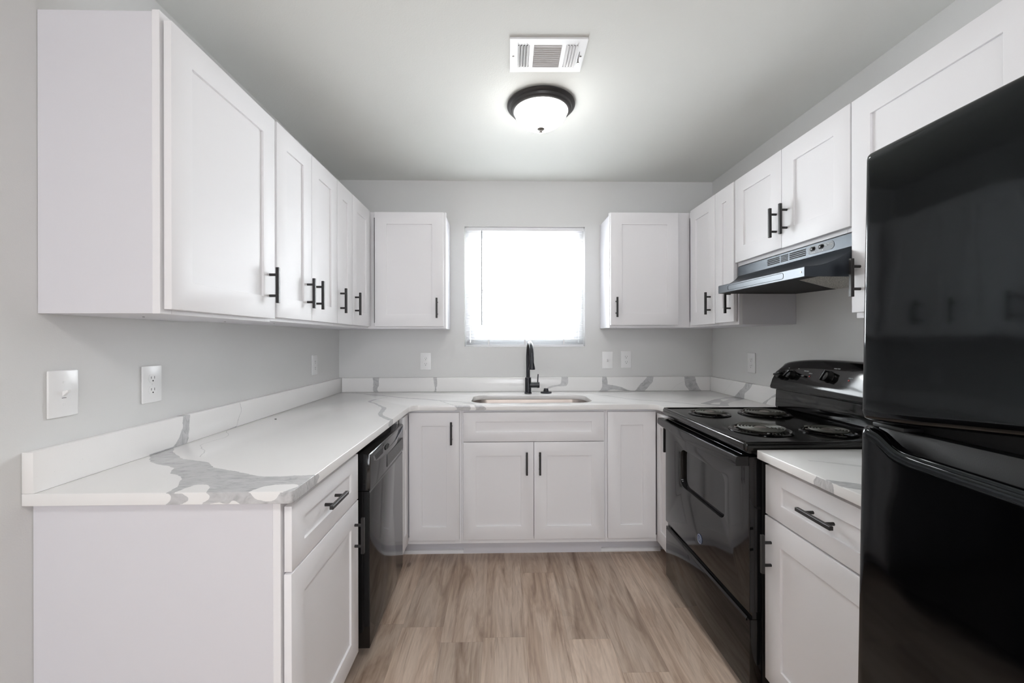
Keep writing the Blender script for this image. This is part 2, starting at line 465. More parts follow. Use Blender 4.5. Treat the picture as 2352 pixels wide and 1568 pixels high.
def box(bm, x0, x1, y0, y1, z0, z1, bev=0.0, seg=2):
    if x0 > x1: x0, x1 = x1, x0
    if y0 > y1: y0, y1 = y1, y0
    if z0 > z1: z0, z1 = z1, z0
    P = [(x0, y0, z0), (x1, y0, z0), (x1, y1, z0), (x0, y1, z0), (x0, y0, z1), (x1, y0, z1), (x1, y1, z1), (x0, y1, z1)]
    v_ = [bm.verts.new(p) for p in P]
    for f_ in [(0, 3, 2, 1), (4, 5, 6, 7), (0, 1, 5, 4), (1, 2, 6, 5), (2, 3, 7, 6), (3, 0, 4, 7)]:
        bm.faces.new([v_[i] for i in f_])
    bevel_new(bm, v_, bev, seg)


def prism(bm, pts, axis, a0, a1, bev=0.0, seg=2):
    """pts: 2D outline; axis: extrusion axis; remaining axes in xyz order."""
    def mk(p, a):
        if axis == 0: return (a, p[0], p[1])
        if axis == 1: return (p[0], a, p[1])
        return (p[0], p[1], a)
    A = [bm.verts.new(mk(p, a0)) for p in pts]
    B_ = [bm.verts.new(mk(p, a1)) for p in pts]
    k = len(pts)
    for i in range(k):
        bm.faces.new((A[i], A[(i + 1) % k], B_[(i + 1) % k], B_[i]))
    bm.faces.new(A[::-1]); bm.faces.new(B_)
    bevel_new(bm, A + B_, bev, seg)


def frame_of(d):
    d = d.normalized()
    a = Vector((0, 0, 1)) if abs(d.z) < 0.9 else Vector((1, 0, 0))
    s = d.cross(a).normalized()
    return s, s.cross(d).normalized()


def cyl(bm, p0, p1, r0, r1=None, seg=24, cap=True):
    if r1 is None: r1 = r0
    p0, p1 = Vector(p0), Vector(p1)
    s, t = frame_of(p1 - p0)
    A, B_ = [], []
    for i in range(seg):
        a = 2 * PI * i / seg
        d = math.cos(a) * s + math.sin(a) * t
        A.append(bm.verts.new(p0 + r0 * d)); B_.append(bm.verts.new(p1 + r1 * d))
    for i in range(seg):
        bm.faces.new((A[i], A[(i + 1) % seg], B_[(i + 1) % seg], B_[i]))
    if cap:
        bm.faces.new(A[::-1]); bm.faces.new(B_)


def tube(bm, path, rad, seg=16, cap=True):
    path = [Vector(p) for p in path]
    k = len(path)
    rs = rad if isinstance(rad, (list, tuple)) else [rad] * k
    rings = []
    s = None
    for i, p in enumerate(path):
        d = (path[min(i + 1, k - 1)] - path[max(i - 1, 0)]).normalized()
        if s is None:
            s, t = frame_of(d)
        else:
            s = (s - d * s.dot(d)).normalized()
            t = s.cross(d)
        rings.append([bm.verts.new(p + rs[i] * (math.cos(2 * PI * j / seg) * s + math.sin(2 * PI * j / seg) * t)) for j in range(seg)])
    for a, b in zip(rings, rings[1:]):
        for j in range(seg):
            bm.faces.new((a[j], a[(j + 1) % seg], b[(j + 1) % seg], b[j]))
    if cap:
        bm.faces.new(rings[0][::-1]); bm.faces.new(rings[-1])


def lathe(bm, prof, c=(0, 0, 0), seg=48):
    """prof: (radius, z) top-to-bottom or bottom-to-top"""
    rings = []
    for r_, z_ in prof:
        if r_ < 1e-6:
            rings.append([bm.verts.new((c[0], c[1], c[2] + z_))])
        else:
            rings.append([bm.verts.new((c[0] + r_ * math.cos(2 * PI * j / seg), c[1] + r_ * math.sin(2 * PI * j / seg), c[2] + z_)) for j in range(seg)])
    for a, b in zip(rings, rings[1:]):
        for j in range(seg):
            q = [a[j % len(a)], a[(j + 1) % len(a)], b[(j + 1) % len(b)], b[j % len(b)]]
            qq = []
            for x in q:
                if x not in qq: qq.append(x)
            if len(qq) >= 3:
                bm.faces.new(qq)


def rrect(x0, x1, y0, y1, r_, seg=8):
    pts = []
    for cx, cy, a0 in ((x1 - r_, y1 - r_, 0), (x0 + r_, y1 - r_, 90), (x0 + r_, y0 + r_, 180), (x1 - r_, y0 + r_, 270)):
        for i in range(seg + 1):
            a = math.radians(a0 + 90 * i / seg)
            pts.append((cx + r_ * math.cos(a), cy + r_ * math.sin(a)))
    return pts


def obj(name, bm, mat, parent=None, label=None, smooth=30):
    bmesh.ops.recalc_face_normals(bm, faces=bm.faces)
    me = bpy.data.meshes.new(name)
    bm.to_mesh(me); bm.free()
    if smooth:
        me.shade_smooth()
        me.set_sharp_from_angle(angle=math.radians(smooth))
    for q in (mat if isinstance(mat, (list, tuple)) else [mat]):
        me.materials.append(M[q] if isinstance(q, str) else q)
    o = bpy.data.objects.new(name, me)
    COL.objects.link(o)
    if parent is not None:
        o.parent = parent
    if label:
        o['label'] = label
    return o


def tag(o, label, cat, group=None):
    o['label'] = label; o['category'] = cat
    if group: o['group'] = group
    return o


def thing(name, label, cat, loc=(0, 0, 0), rotz=0.0, group=None):
    o = bpy.data.objects.new(name, None)
    o.empty_display_size = 0.05
    COL.objects.link(o)
    o.location = loc; o.rotation_euler = (0, 0, rotz)
    return tag(o, label, cat, group)


def struct(name, bm, mat, parent=None, smooth=0):
    o = obj(name, bm, mat, parent, smooth=smooth)
    if parent is None:
        o['kind'] = 'structure'
    return o


def textmesh(name, s, size, mat, parent, loc, rot, depth=0.0003):
    cu = bpy.data.curves.new('t', 'FONT')
    cu.body = s; cu.size = size; cu.extrude = depth; cu.align_x = 'CENTER'; cu.align_y = 'CENTER'
    cu.resolution_u = 2
    to = bpy.data.objects.new('t', cu)
    COL.objects.link(to)
    bpy.context.view_layer.update()
    dg = bpy.context.evaluated_depsgraph_get()
    me = bpy.data.meshes.new_from_object(to.evaluated_get(dg))
    bpy.data.objects.remove(to, do_unlink=True)
    me.materials.clear(); me.materials.append(M[mat])
    o = bpy.data.objects.new(name, me)
    COL.objects.link(o); o.parent = parent; o.location = loc; o.rotation_euler = rot
    return o


# ------------------------------------------------------------------ room shell
T = 0.13
WX0, WX1, WZ0, WZ1 = 0.9055, 1.785, 1.233, 2.11
bm = BM(); box(bm, -T, 0, REAR - T, T, -0.1, H + 0.1); struct('wall_left', bm, 'wall')
bm = BM(); box(bm, W, W + T, REAR - T, T, -0.1, H + 0.1); struct('wall_right', bm, 'wall')
bm = BM()
box(bm, 0, WX0, 0, T, -0.1, H + 0.1); box(bm, WX1, W, 0, T, -0.1, H + 0.1)
box(bm, WX0, WX1, 0, T, -0.1, WZ0); box(bm, WX0, WX1, 0, T, WZ1, H + 0.1)
struct('wall_back', bm, 'wall')
bm = BM()
RX0, RX1, RZ0, RZ1 = 0.35, 2.35, 0.75, 2.15
box(bm, 0, RX0, REAR - T, REAR, -0.1, H + 0.1); box(bm, RX1, W, REAR - T, REAR, -0.1, H + 0.1)
box(bm, RX0, RX1, REAR - T, REAR, -0.1, RZ0); box(bm, RX0, RX1, REAR - T, REAR, RZ1, H + 0.1)
struct('wall_rear', bm, 'wall')
bm = BM(); box(bm, 0, W, REAR, 0, H, H + 0.1); struct('ceiling', bm, 'ceiling')

# floor of planks
bm = BM()
uvl = bm.loops.layers.uv.new('plank')
tl = bm.faces.layers.float.new('tone')
PW, PL = 0.1825, 1.22
joints = {3: (-1.166, .75), 4: (-1.265, .35), 5: (-0.02, .5), 6: (-0.741, .95), 7: (-1.258, .45), 8: (-1.443, .40), 9: (-0.55, .5)}
tones = {(3, 0): .25, (3, 1): .85, (4, 1): .45, (4, 2): .02, (5, 0): .5, (5, 1): .55, (6, 0): .35, (6, 1): .75, (7, 1): .3, (7, 2): .98, (8, 1): .25, (8, 2): .7, (9, 0): .5, (9, 1): .8}
i0 = -5
for i in range(-1, 16):
    x0 = 0.91 + (i - 4) * PW
    x1 = x0 + PW
    jy = joints.get(i, (random.uniform(-1.2, 0), .5))[0]
    k = math.ceil((0 - jy) / PL)
    top = jy + k * PL
    row = -k + 1 if k > 0 else 0
    y = top
    cnt = 0
    while y > REAR:
        xa, xb = max(x0, 0), min(x1, W)
        ya, yb = max(y - PL, REAR), min(y, 0)
        if xb > xa + 1e-4 and yb > ya + 1e-4:
            vs = [bm.verts.new(p) for p in ((xa, ya, 0), (xb, ya, 0), (xb, yb, 0), (xa, yb, 0))]
            fc = bm.faces.new(vs)
            for lp, (uu, vv) in zip(fc.loops, ((xa - x0, ya - (y - PL)), (xb - x0, ya - (y - PL)), (xb - x0, yb - (y - PL)), (xa - x0, yb - (y - PL)))):
                lp[uvl].uv = (uu, vv)
            fc[tl] = tones.get((i, cnt), random.random())
        y -= PL
        cnt += 1
me = bpy.data.meshes.new('floor'); bm.to_mesh(me); bm.free(); me.materials.append(M['floor'])
fo = bpy.data.objects.new('floor', me); COL.objects.link(fo); fo['kind'] = 'structure'
bm = BM(); box(bm, -T, W + T, REAR - T, T, -0.12, -0.1); struct('floor_slab', bm, 'wall')

# shoe moulding along the back toe kick
bm = BM(); prism(bm, [(-0.505, 0.0), (-0.523, 0.0), (-0.523, 0.008), (-0.517, 0.017), (-0.505, 0.02)], 0, 0.545, 2.14, 0)
struct('trim_1', bm, 'trimwhite')

# window_1
win = bpy.data.objects.new('window_1', None); COL.objects.link(win); win['kind'] = 'structure'; win.location = (0, 0, 0)
bm = BM(); fw = 0.035
box(bm, WX0, WX0 + fw, .065, .12, WZ0, WZ1, .003); box(bm, WX1 - fw, WX1, .065, .12, WZ0, WZ1, .003)
box(bm, WX0 + fw, WX1 - fw, .065, .12, WZ0, WZ0 + fw, .003); box(bm, WX0 + fw, WX1 - fw, .065, .12, WZ1 - fw, WZ1, .003)
obj('window_frame', bm, 'trimwhite', win)
zm = 1.655
for za, zb, ya, yb in ((zm - .02, WZ1 - fw, .098, .118), (WZ0 + fw, zm + .02, .076, .096)):
    bm = BM(); s_ = 0.032
    xa, xb = WX0 + fw + .002, WX1 - fw - .002
    box(bm, xa, xa + s_, ya, yb, za, zb, .002); box(bm, xb - s_, xb, ya, yb, za, zb, .002)
    box(bm, xa + s_, xb - s_, ya, yb, za, za + s_, .002); box(bm, xa + s_, xb - s_, ya, yb, zb - s_, zb, .002)
    sh = obj('sash', bm, 'trimwhite', win)
    bm = BM(); box(bm, xa + s_, xb - s_, (ya + yb) / 2 - .002, (ya + yb) / 2 + .002, za + s_, zb - s_)
    obj('glass_pane', bm, 'glass', sh, smooth=0)
bm = BM(); box(bm, WX0 + .001, WX1 - .001, -.004, .064, WZ0, WZ0 + .006, .002); obj('sill', bm, 'trimwhite', win)
# unseen rear window added as a source for the frontal fill: frame, panes
win2 = bpy.data.objects.new('added_rear_window', None); COL.objects.link(win2); win2['kind'] = 'structure'
bm = BM()
box(bm, RX0, RX0 + .05, REAR - .09, REAR - .04, RZ0, RZ1, .003); box(bm, RX1 - .05, RX1, REAR - .09, REAR - .04, RZ0, RZ1, .003)
box(bm, RX0 + .05, RX1 - .05, REAR - .09, REAR - .04, RZ0, RZ0 + .05, .003); box(bm, RX0 + .05, RX1 - .05, REAR - .09, REAR - .04, RZ1 - .05, RZ1, .003)
box(bm, 1.325, 1.375, REAR - .09, REAR - .04, RZ0 + .05, RZ1 - .05, .003)
obj('window_frame', bm, 'trimwhite', win2)
bm = BM(); box(bm, RX0 + .05, RX1 - .05, REAR - .07, REAR - .066, RZ0 + .05, RZ1 - .05); obj('glass_pane', bm, 'glass', win2, smooth=0)

# unseen fixture added to carry the lamp that throws the left cabinet shadow
t = thing('added_ceiling_light', 'added round white flush ceiling light, unseen behind the camera', 'ceiling light', (1.45, -3.45, H))
bm = BM(); lathe(bm, [(0, -.001), (.20, -.001), (.205, -.02), (.20, -.05), (.185, -.06), (.18, -.05), (0, -.05)]); obj('pan', bm, 'trimwhite', t)
bm = BM(); lathe(bm, [(0, -.052), (.178, -.052), (.178, -.064), (.12, -.072), (0, -.075)]); obj('lens', bm, 'rearlens', t)

# ------------------------------------------------------------------ blinds
t = thing('mini_blind', 'white horizontal mini blind lowered over the window above the sink', 'blind', (0, 0, 0))
bm = BM(); bx0, bx1 = WX0 + .008, WX1 - .008
box(bm, bx0, bx1, .012, .038, WZ1 - .027, WZ1 - .001, .002); obj('headrail', bm, 'trimwhite', t)
bm = BM()
zt, zb = WZ1 - .04, 1.292
ns = 37
tilt = math.radians(-10)
def slat(bm, z, tilt, hw=.0125):
    rows = []
    for k in range(5):
        s_ = (k / 4 - .5) * 2
        a = s_ * hw
        camb = .0018 * (1 - s_ * s_)
        y_ = .025 + a * math.cos(tilt) - camb * math.sin(tilt)
        z_ = z + a * math.sin(tilt) + camb * math.cos(tilt)
        rows.append((bm.verts.new((bx0 + .003, y_, z_)), bm.verts.new((bx1 - .003, y_, z_))))
    for a, b in zip(rows, rows[1:]):
        bm.faces.new((a[0], a[1], b[1], b[0]))
for i in range(ns):
    slat(bm, zt - (zt - zb) * i / (ns - 1), tilt)
for i in range(9):
    slat(bm, 1.287 - i * .0042, 0.05)
obj('slats', bm, 'slat', t, smooth=60)
bm = BM(); box(bm, bx0 + .002, bx1 - .002, .013, .037, 1.2405, 1.25, .002); obj('bottom_rail', bm, 'trimwhite', t)
bm = BM()
for x in (1.08, 1.345, 1.63):
    for y in (.0115, .0385):
        cyl(bm, (x, y, 1.25), (x, y, WZ1 - .03), .0006, seg=6)
    box(bm, x - .006, x + .006, .0105, .012, 1.25, 1.289)
obj('ladder_cords', bm, 'trimwhite', t)
bm = BM(); cyl(bm, (1.031, .002, 1.393), (1.031, .005, 2.078), .0046, seg=6); cyl(bm, (1.031, .005, 2.078), (1.031, .013, 2.088), .002, seg=6)
obj('tilt_wand', bm, 'acrylic', t, 'clear grey plastic tilt wand')

# ------------------------------------------------------------------ cabinet builders
DT = 0.019


def shaker(name, parent, x0, x1, z0, z1, yf, stile=.074, rt=.078, rb=.078, label=None):
    """door or drawer front; front face at y=yf (negative), body behind it"""
    bm = BM()
    yb = yf + DT; yi = yf + .0075
    ob = [(x0, z0), (x1, z0), (x1, z1), (x0, z1)]
    ib = [(x0 + stile, z0 + rb), (x1 - stile, z0 + rb), (x1 - stile, z1 - rt), (x0 + stile, z1 - rt)]
    O = [bm.verts.new((p[0], yf, p[1])) for p in ob]
    I = [bm.verts.new((p[0], yf, p[1])) for p in ib]
    J = [bm.verts.new((p[0], yi, p[1])) for p in ib]
    Bk = [bm.verts.new((p[0], yb, p[1])) for p in ob]
    for i in range(4):
        j = (i + 1) % 4
        bm.faces.new((O[i], O[j], I[j], I[i]))
        bm.faces.new((I[i], I[j], J[j], J[i]))
        bm.faces.new((O[j], O[i], Bk[i], Bk[j]))
    bm.faces.new(J); bm.faces.new(Bk[::-1])
    es = [e_ for e_ in bm.edges if all(v_ in O for v_ in e_.verts) or all(v_ in I for v_ in e_.verts) or (e_.verts[0] in O and e_.verts[1] in Bk) or (e_.verts[1] in O and e_.verts[0] in Bk)]
    bmesh.ops.bevel(bm, geom=es, offset=.0014, segments=2, affect='EDGES', profile=.5)
    return obj(name, bm, 'cab', parent, label)


def handle(parent, x, z, yf, vertical=True, L=.130, cc=.0765):
    bm = BM(); yo = yf - .035
    if vertical:
        box(bm, x - .0055, x + .0055, yo, yo + .0115, z - L / 2, z + L / 2, .0008, 1)
        for s_ in (-1, 1): cyl(bm, (x, yo + .008, z + s_ * cc / 2), (x, yf + .0002, z + s_ * cc / 2), .005, seg=16)
    else:
        box(bm, x - L / 2, x + L / 2, yo, yo + .0115, z - .0055, z + .0055, .0008, 1)
        for s_ in (-1, 1): cyl(bm, (x + s_ * cc / 2, yo + .008, z), (x + s_ * cc / 2, yf + .0002, z), .005, seg=16)
    return obj('handle', bm, 'handle', parent, 'matte black bar handle')


def wall_cab(t, w, z0, z1, doors, d=.305, ff0=0.0, ff1=0.0, holes=(), ends=(0, 0), st1=.038):
    """local frame: x 0..w, y 0 at the wall, -d at the face frame, z relative to world floor"""
    bm = BM()
    box(bm, 0.0005 + ends[0], w - .0005 - ends[1], -.001, -(d - .019), z0 + .0005, z1 - .004, .0006, 1)
    obj('carcass', bm, 'cab_end', t)
    bm = BM(); y0, y1 = -(d - .019), -d
    fx0, fx1 = -ff0, w + ff1
    box(bm, fx0, fx0 + .038, y0, y1, z0, z1, .0008, 1); box(bm, fx1 - st1, fx1, y0, y1, z0, z1, .0008, 1)
    box(bm, fx0 + .038, fx1 - st1, y0, y1, z0, z0 + .038, .0004, 1); box(bm, fx0 + .038, fx1 - st1, y0, y1, z1 - .038, z1, .0004, 1)
    obj('face_frame', bm, 'cab', t)
    yf = -(d + .0055 + DT)
    for (x0, x1, za, zb, hx, hz) in doors:
        dr = shaker('door', t, x0, x1, za, zb, yf)
        if hx is not None: handle(dr, hx, hz, yf)
    for hx, hy in holes:
        bm = BM(); cyl(bm, (hx, hy, z0 + .002), (hx, hy, z0 - .0004), .0028, seg=12)
        obj('screw_hole', bm, 'dark', t, 'small dark screw hole in the underside')
    return yf


# left wall : rotz +90, local x = y - ynear
def left_cab(name, label, y0, y1, z0, z1, doors, group=None, holes=(), **kw):
    t = thing(name, label, 'cabinet', (0, y0, 0), PI / 2, group)
    wall_cab(t, y1 - y0, z0, z1, [(a - y0, b - y0, za, zb, None if h is None else h - y0, hz) for a, b, za, zb, h, hz in doors], holes=holes, **kw)
    return t


def right_cab(name, label, y0, y1, z0, z1, doors, group=None, holes=(), **kw):      # y0 far, y1 near
    t = thing(name, label, 'cabinet', (W, y0, 0), -PI / 2, group)
    wall_cab(t, y0 - y1, z0, z1, [(y0 - a, y0 - b, za, zb, None if h is None else y0 - h, hz) for a, b, za, zb, h, hz in doors], holes=holes, **kw)
    return t


GU = None
left_cab('wall_cabinet', 'white one-door wall cabinet at the near end of the left wall, side panel showing', -1.970, -1.4625, 1.3575, 2.131,
         [(-1.963, -1.4725, 1.369, 2.109, -1.508, 1.489)], holes=((.165, -.126), (.49, -.15)))
left_cab('wall_cabinet', 'white two-door wall cabinet on the left wall, two handles side by side', -1.4620, -.8695, 1.361, 2.122,
         [(-1.4565, -1.169, 1.3745, 2.113, -1.211, 1.492), (-1.166, -.8785, 1.3745, 2.114, -1.120, 1.493)], holes=((.27, -.176),))
left_cab('wall_cabinet', 'narrowest white wall cabinet on the left wall, slim single door before the corner', -.8690, -.6405, 1.361, 2.122,
         [(-.8745, -.6565, 1.3745, 2.115, -.837, 1.494)])
left_cab('wall_cabinet', 'white wall cabinet in the back left corner, door facing right', -.6400, -.001, 1.361, 2.122,
         [(-.6535, -.341, 1.3745, 2.116, -.6155, 1.496)])
# back wall
t = thing('wall_cabinet', 'white single-door wall cabinet left of the window', 'cabinet', (.3055, 0, 0), 0)
wall_cab(t, .4975, 1.361, 2.120, [(.3567 - .3055, .798 - .3055, 1.3755, 2.114, .758 - .3055, 1.4925)], ff1=.009)
t = thing('wall_cabinet', 'white single-door wall cabinet right of the window', 'cabinet', (1.8945, 0, 0), 0)
wall_cab(t, .5245, 1.366, 2.124, [(1.8885 - 1.8945, 2.3341 - 1.8945, 1.382, 2.1175, 1.9236 - 1.8945, 1.498)], ff0=.009, holes=((.05, -.25),), st1=.098)
# right wall
right_cab('wall_cabinet', 'white wall cabinet in the back right corner, door facing left', -.001, -.6805, 1.366, 2.124,
          [(-.366, -.679, 1.378, 2.117, -.629, 1.498)])
right_cab('wall_cabinet', 'slim white wall cabinet left of the range hood, its side showing below the hood', -.6810, -.8815, 1.366, 2.124,
          [(-.6835, -.874, 1.381, 2.117, -.8425, 1.492)])
right_cab('wall_cabinet', 'short white two-door wall cabinet above the range hood', -.8820, -1.6105, 1.6705, 2.124,
          [(-.8885, -1.2500, 1.6865, 2.116, -1.217, 1.804), (-1.2535, -1.6115, 1.6845, 2.115, -1.2865, 1.804)])
right_cab('wall_cabinet', 'white wide-door wall cabinet at far right, partly hidden behind the fridge', -1.6110, -2.1450, 1.362, 2.124,
          [(-1.6185, -2.134, 1.381, 2.114, -1.6525, 1.498)])


# ------------------------------------------------------------------ base cabinets
def base_body(t, w, d=.6135, z0=.105, z1=.8835, toe=.09, hollow=False):
    bm = BM()
    if hollow:
        prism(bm, [(.0005, z1), (.0005, z0), (w - .0005, z0), (w - .0005, z1), (w - .0185, z1), (w - .0185, z0 + .018), (.0185, z0 + .018), (.0185, z1)], 1, -.001, -(d - .019))
        box(bm, .0185, w - .0185, -.001, -.013, z0 + .018, z1)
    else:
        box(bm, .0005, w - .0005, -.001, -(d - .019), z0, z1, .0006, 1)
    box(bm, .0005, w - .0005, -.001, -(d - toe), 0.001, z0, 0)
    obj('carcass', bm, 'cab_end', t)
    bm = BM(); y0, y1 = -(d - .019), -d
    box(bm, 0.0003, .038, y0, y1, z0, z1, .0008, 1); box(bm, w - .038, w - .0003, y0, y1, z0, z1, .0008, 1)
    box(bm, .038, w - .038, y0, y1, z0, z0 + .038, .0004, 1); box(bm, .038, w - .038, y0, y1, z1 - .038, z1, .0004, 1)
    obj('face_frame', bm, 'cab', t)
    return -(d + .0045 + DT)


# left near base cabinet (drawer over door)
y0 = -1.982
t = thing('base_cabinet', 'white base cabinet at the near left end, drawer over door, below veined countertop', 'cabinet', (0, y0, 0), PI / 2)
yf = base_body(t, 1.982 - 1.4660)
d_ = shaker('drawer', t, -1.9715 - y0, -1.4765 - y0, .6955, .8635, yf, .070, .052, .053); handle(d_, -1.7305 - y0, .7885, yf, False)
d_ = shaker('door', t, -1.9735 - y0, -1.4755 - y0, .124, .6905, yf, .072, .080, .077); handle(d_, -1.513 - y0, .5745, yf)
# left corner (L-shaped) cabinet
t = thing('corner_base_cabinet', 'white corner base cabinet between dishwasher and sink cabinet, handle on its right leaf', 'cabinet', (0, 0, 0), 0)
bm = BM()
Lp = [(.001, -.001), (.9410, -.001), (.9410, -.5945), (.5945, -.5945), (.5945, -.8000), (.001, -.8000)]
prism(bm, Lp, 2, .105, .8835, .0006, 1)
prism(bm, [(.001, -.001), (.9405, -.001), (.9405, -.504), (.504, -.504), (.504, -.7995), (.001, -.7995)], 2, .001, .105)
obj('carcass', bm, 'cab_end', t)
bm = BM()
box(bm, .903, .9410, -.5945, -.6135, .105, .8835, .0008, 1); box(bm, .6135, .903, -.5945, -.6135, .8455, .8835); box(bm, .6135, .903, -.5945, -.6135, .105, .143)
box(bm, .5945, .6135, -.762, -.7995, .105, .8835, .0008, 1); box(bm, .5945, .6135, -.762, -.5945, .8455, .8835); box(bm, .5945, .6135, -.762, -.5945, .105, .143)
obj('face_frame', bm, 'cab', t)
d_ = shaker('door', t, .6415, .9290, .1345, .8685, -.637, .074, .077, .077); handle(d_, .886, .7545, -.637)
bm_leaf = shaker('door', t, -.7700, -.6450, .1225, .8625, -.637, .040, .077, .077)
bm_leaf.rotation_euler = (0, 0, PI / 2)
# sink base
x0 = .9415
t = thing('sink_base_cabinet', 'wide white sink cabinet under the window, two doors below a false drawer front', 'cabinet', (x0, 0, 0), 0)
yf = base_body(t, 1.7775 - x0, hollow=True)
shaker('drawer_front', t, .9529 - x0, 1.7665 - x0, .7005, .8690, yf, .073, .055, .056)
d_ = shaker('door', t, .9529 - x0, 1.3585 - x0, .1365, .6965, yf, .074, .079, .076); handle(d_, 1.3175 - x0, .579, yf)
d_ = shaker('door', t, 1.3610 - x0, 1.7665 - x0, .1365, .6965, yf, .074, .079, .076); handle(d_, 1.393 - x0, .579, yf)
# right corner cabinet
t = thing('corner_base_cabinet', 'white corner base cabinet between sink cabinet and range, its left leaf without a handle', 'cabinet', (0, 0, 0), 0)
bm = BM()
prism(bm, [(W - .001, -.001), (W - .001, -.8330), (W - .5945, -.8330), (W - .5945, -.5945), (1.7780, -.5945), (1.7780, -.001)], 2, .105, .8835, .0006, 1)
prism(bm, [(W - .001, -.001), (W - .001, -.8325), (W - .504, -.8325), (W - .504, -.504), (1.7785, -.504), (1.7785, -.001)], 2, .001, .105)
obj('carcass', bm, 'cab_end', t)
bm = BM()
box(bm, 1.7780, 1.816, -.5945, -.6135, .105, .8835, .0008, 1); box(bm, 1.816, 2.1115, -.5945, -.6135, .8455, .8835); box(bm, 1.816, 2.1115, -.5945, -.6135, .105, .143)
box(bm, 2.1115, 2.1305, -.797, -.8330, .105, .8835, .0008, 1); box(bm, 2.1115, 2.1305, -.797, -.5945, .8455, .8835); box(bm, 2.1115, 2.1305, -.797, -.5945, .105, .143)
obj('face_frame', bm, 'cab', t)
shaker('door', t, 1.7891, 2.0685, .1355, .8685, -.637, .075, .077, .077)
dr_ = shaker('door', t, .6400, .8255, .1200, .8625, -(W - 2.0745), .052, .077, .077)
handle(dr_, .800, .742, -(W - 2.0850))
dr_.rotation_euler = (0, 0, -PI / 2); dr_.location = (W, 0, 0)
# right base cabinet by the fridge
y0 = -1.6075
t = thing('base_cabinet', 'white base cabinet with one drawer over a door, between range and fridge', 'cabinet', (W, y0, 0), -PI / 2)
yf = base_body(t, 2.1500 - 1.6075, z1=.8725)
d_ = shaker('drawer', t, y0 + 1.6205, y0 + 2.1400, .6865, .8555, yf, .080, .053, .055); handle(d_, y0 + 1.8815, .780, yf, False, .134)
d_ = shaker('door', t, y0 + 1.6175, y0 + 2.1400, .1150, .6795, yf, .080, .077, .079); handle(d_, y0 + 1.6507, .560, yf)

# ------------------------------------------------------------------ countertops
def arc(cx, cy, r_, a0, a1, k=8):
    return [(cx + r_ * math.cos(math.radians(a0 + (a1 - a0) * i / k)), cy + r_ * math.sin(math.radians(a0 + (a1 - a0) * i / k))) for i in range(k + 1)]


def slab(bm, outer, holes, z0, z1, bev):
    loops = []
    es = []
    for L in [outer] + holes:
        v_ = [bm.verts.new((p[0], p[1], z1)) for p in L]
        es += [bm.edges.new((v_[i], v_[(i + 1) % len(v_)])) for i in range(len(v_))]
        loops.append(v_)
    res = bmesh.ops.triangle_fill(bm, edges=es, use_beauty=True, use_dissolve=False)
    faces = [g for g in res['geom'] if isinstance(g, bmesh.types.BMFace)]
    ext = bmesh.ops.extrude_face_region(bm, geom=faces)
    vv = [g for g in ext['geom'] if isinstance(g, bmesh.types.BMVert)]
    bmesh.ops.translate(bm, verts=vv, vec=(0, 0, z0 - z1))
    bmesh.ops.recalc_face_normals(bm, faces=bm.faces)
    sharp = [e_ for e_ in bm.edges if len(e_.link_faces) == 2 and e_.calc_face_angle(0) > math.radians(50)]
    bmesh.ops.bevel(bm, geom=sharp, offset=bev, segments=3, affect='EDGES', profile=.5)


t = thing('countertop', 'white quartz U-shaped worktop with grey veins running along left and back walls', 'countertop', (0, 0, 0), 0)
XL, YB, XR, YN = .655, -.6525, 2.071, -2.007
outer = [(.001, -.001), (.001, YN)] + [(XL - .012 + .012 * math.sin(a), YN + .012 - .012 * math.cos(a)) for a in (0, .4, .8, 1.2, PI / 2)]
outer += arc(XL + .055, YB - .055, .055, 180, 90, 8)
outer += arc(XR - .055, YB - .055, .055, 90, 0, 8)
outer += [(XR, -.8345), (W - .001, -.8345), (W - .001, -.001)]
sinkhole = rrect(.989, 1.727, -.575, -.2185, .095, 10)
bm = BM(); slab(bm, outer, [sinkhole], .8842, .9142, .0016)
obj('worktop', bm, 'quartz', t)
bm = BM(); box(bm, .001, .0300, YN, -.001, .91435, 1.0156, .002); obj('backsplash', bm, 'quartz', t)
bm = BM(); box(bm, .0305, W - .0305, -.0300, -.001, .91435, 1.0156, .002); obj('backsplash', bm, 'quartz', t)
bm = BM(); box(bm, W - .0300, W - .001, -.8345, -.001, .91435, 1.0156, .002); obj('backsplash', bm, 'quartz', t)
t = thing('countertop', 'small white quartz worktop piece between range and fridge', 'countertop', (0, 0, 0), 0)
bm = BM(); slab(bm, [(2.064, -1.6115), (2.064, -2.1530), (W - .001, -2.1530), (W - .001, -1.6115)], [], .8730, .9030, .0025)
obj('worktop', bm, 'quartz_small', t)

# small crumb on the counter
bm = BM(); bmesh.ops.create_icosphere(bm, subdivisions=2, radius=.004, matrix=Matrix.Translation((.0, 0, 0)) @ Matrix.Diagonal((1.3, .8, .35, 1)))
o = tag(obj('crumb', bm, 'bronze'), 'tiny brown speck lying on the left worktop', 'speck'); o.location = (.104, -1.048, .9156)

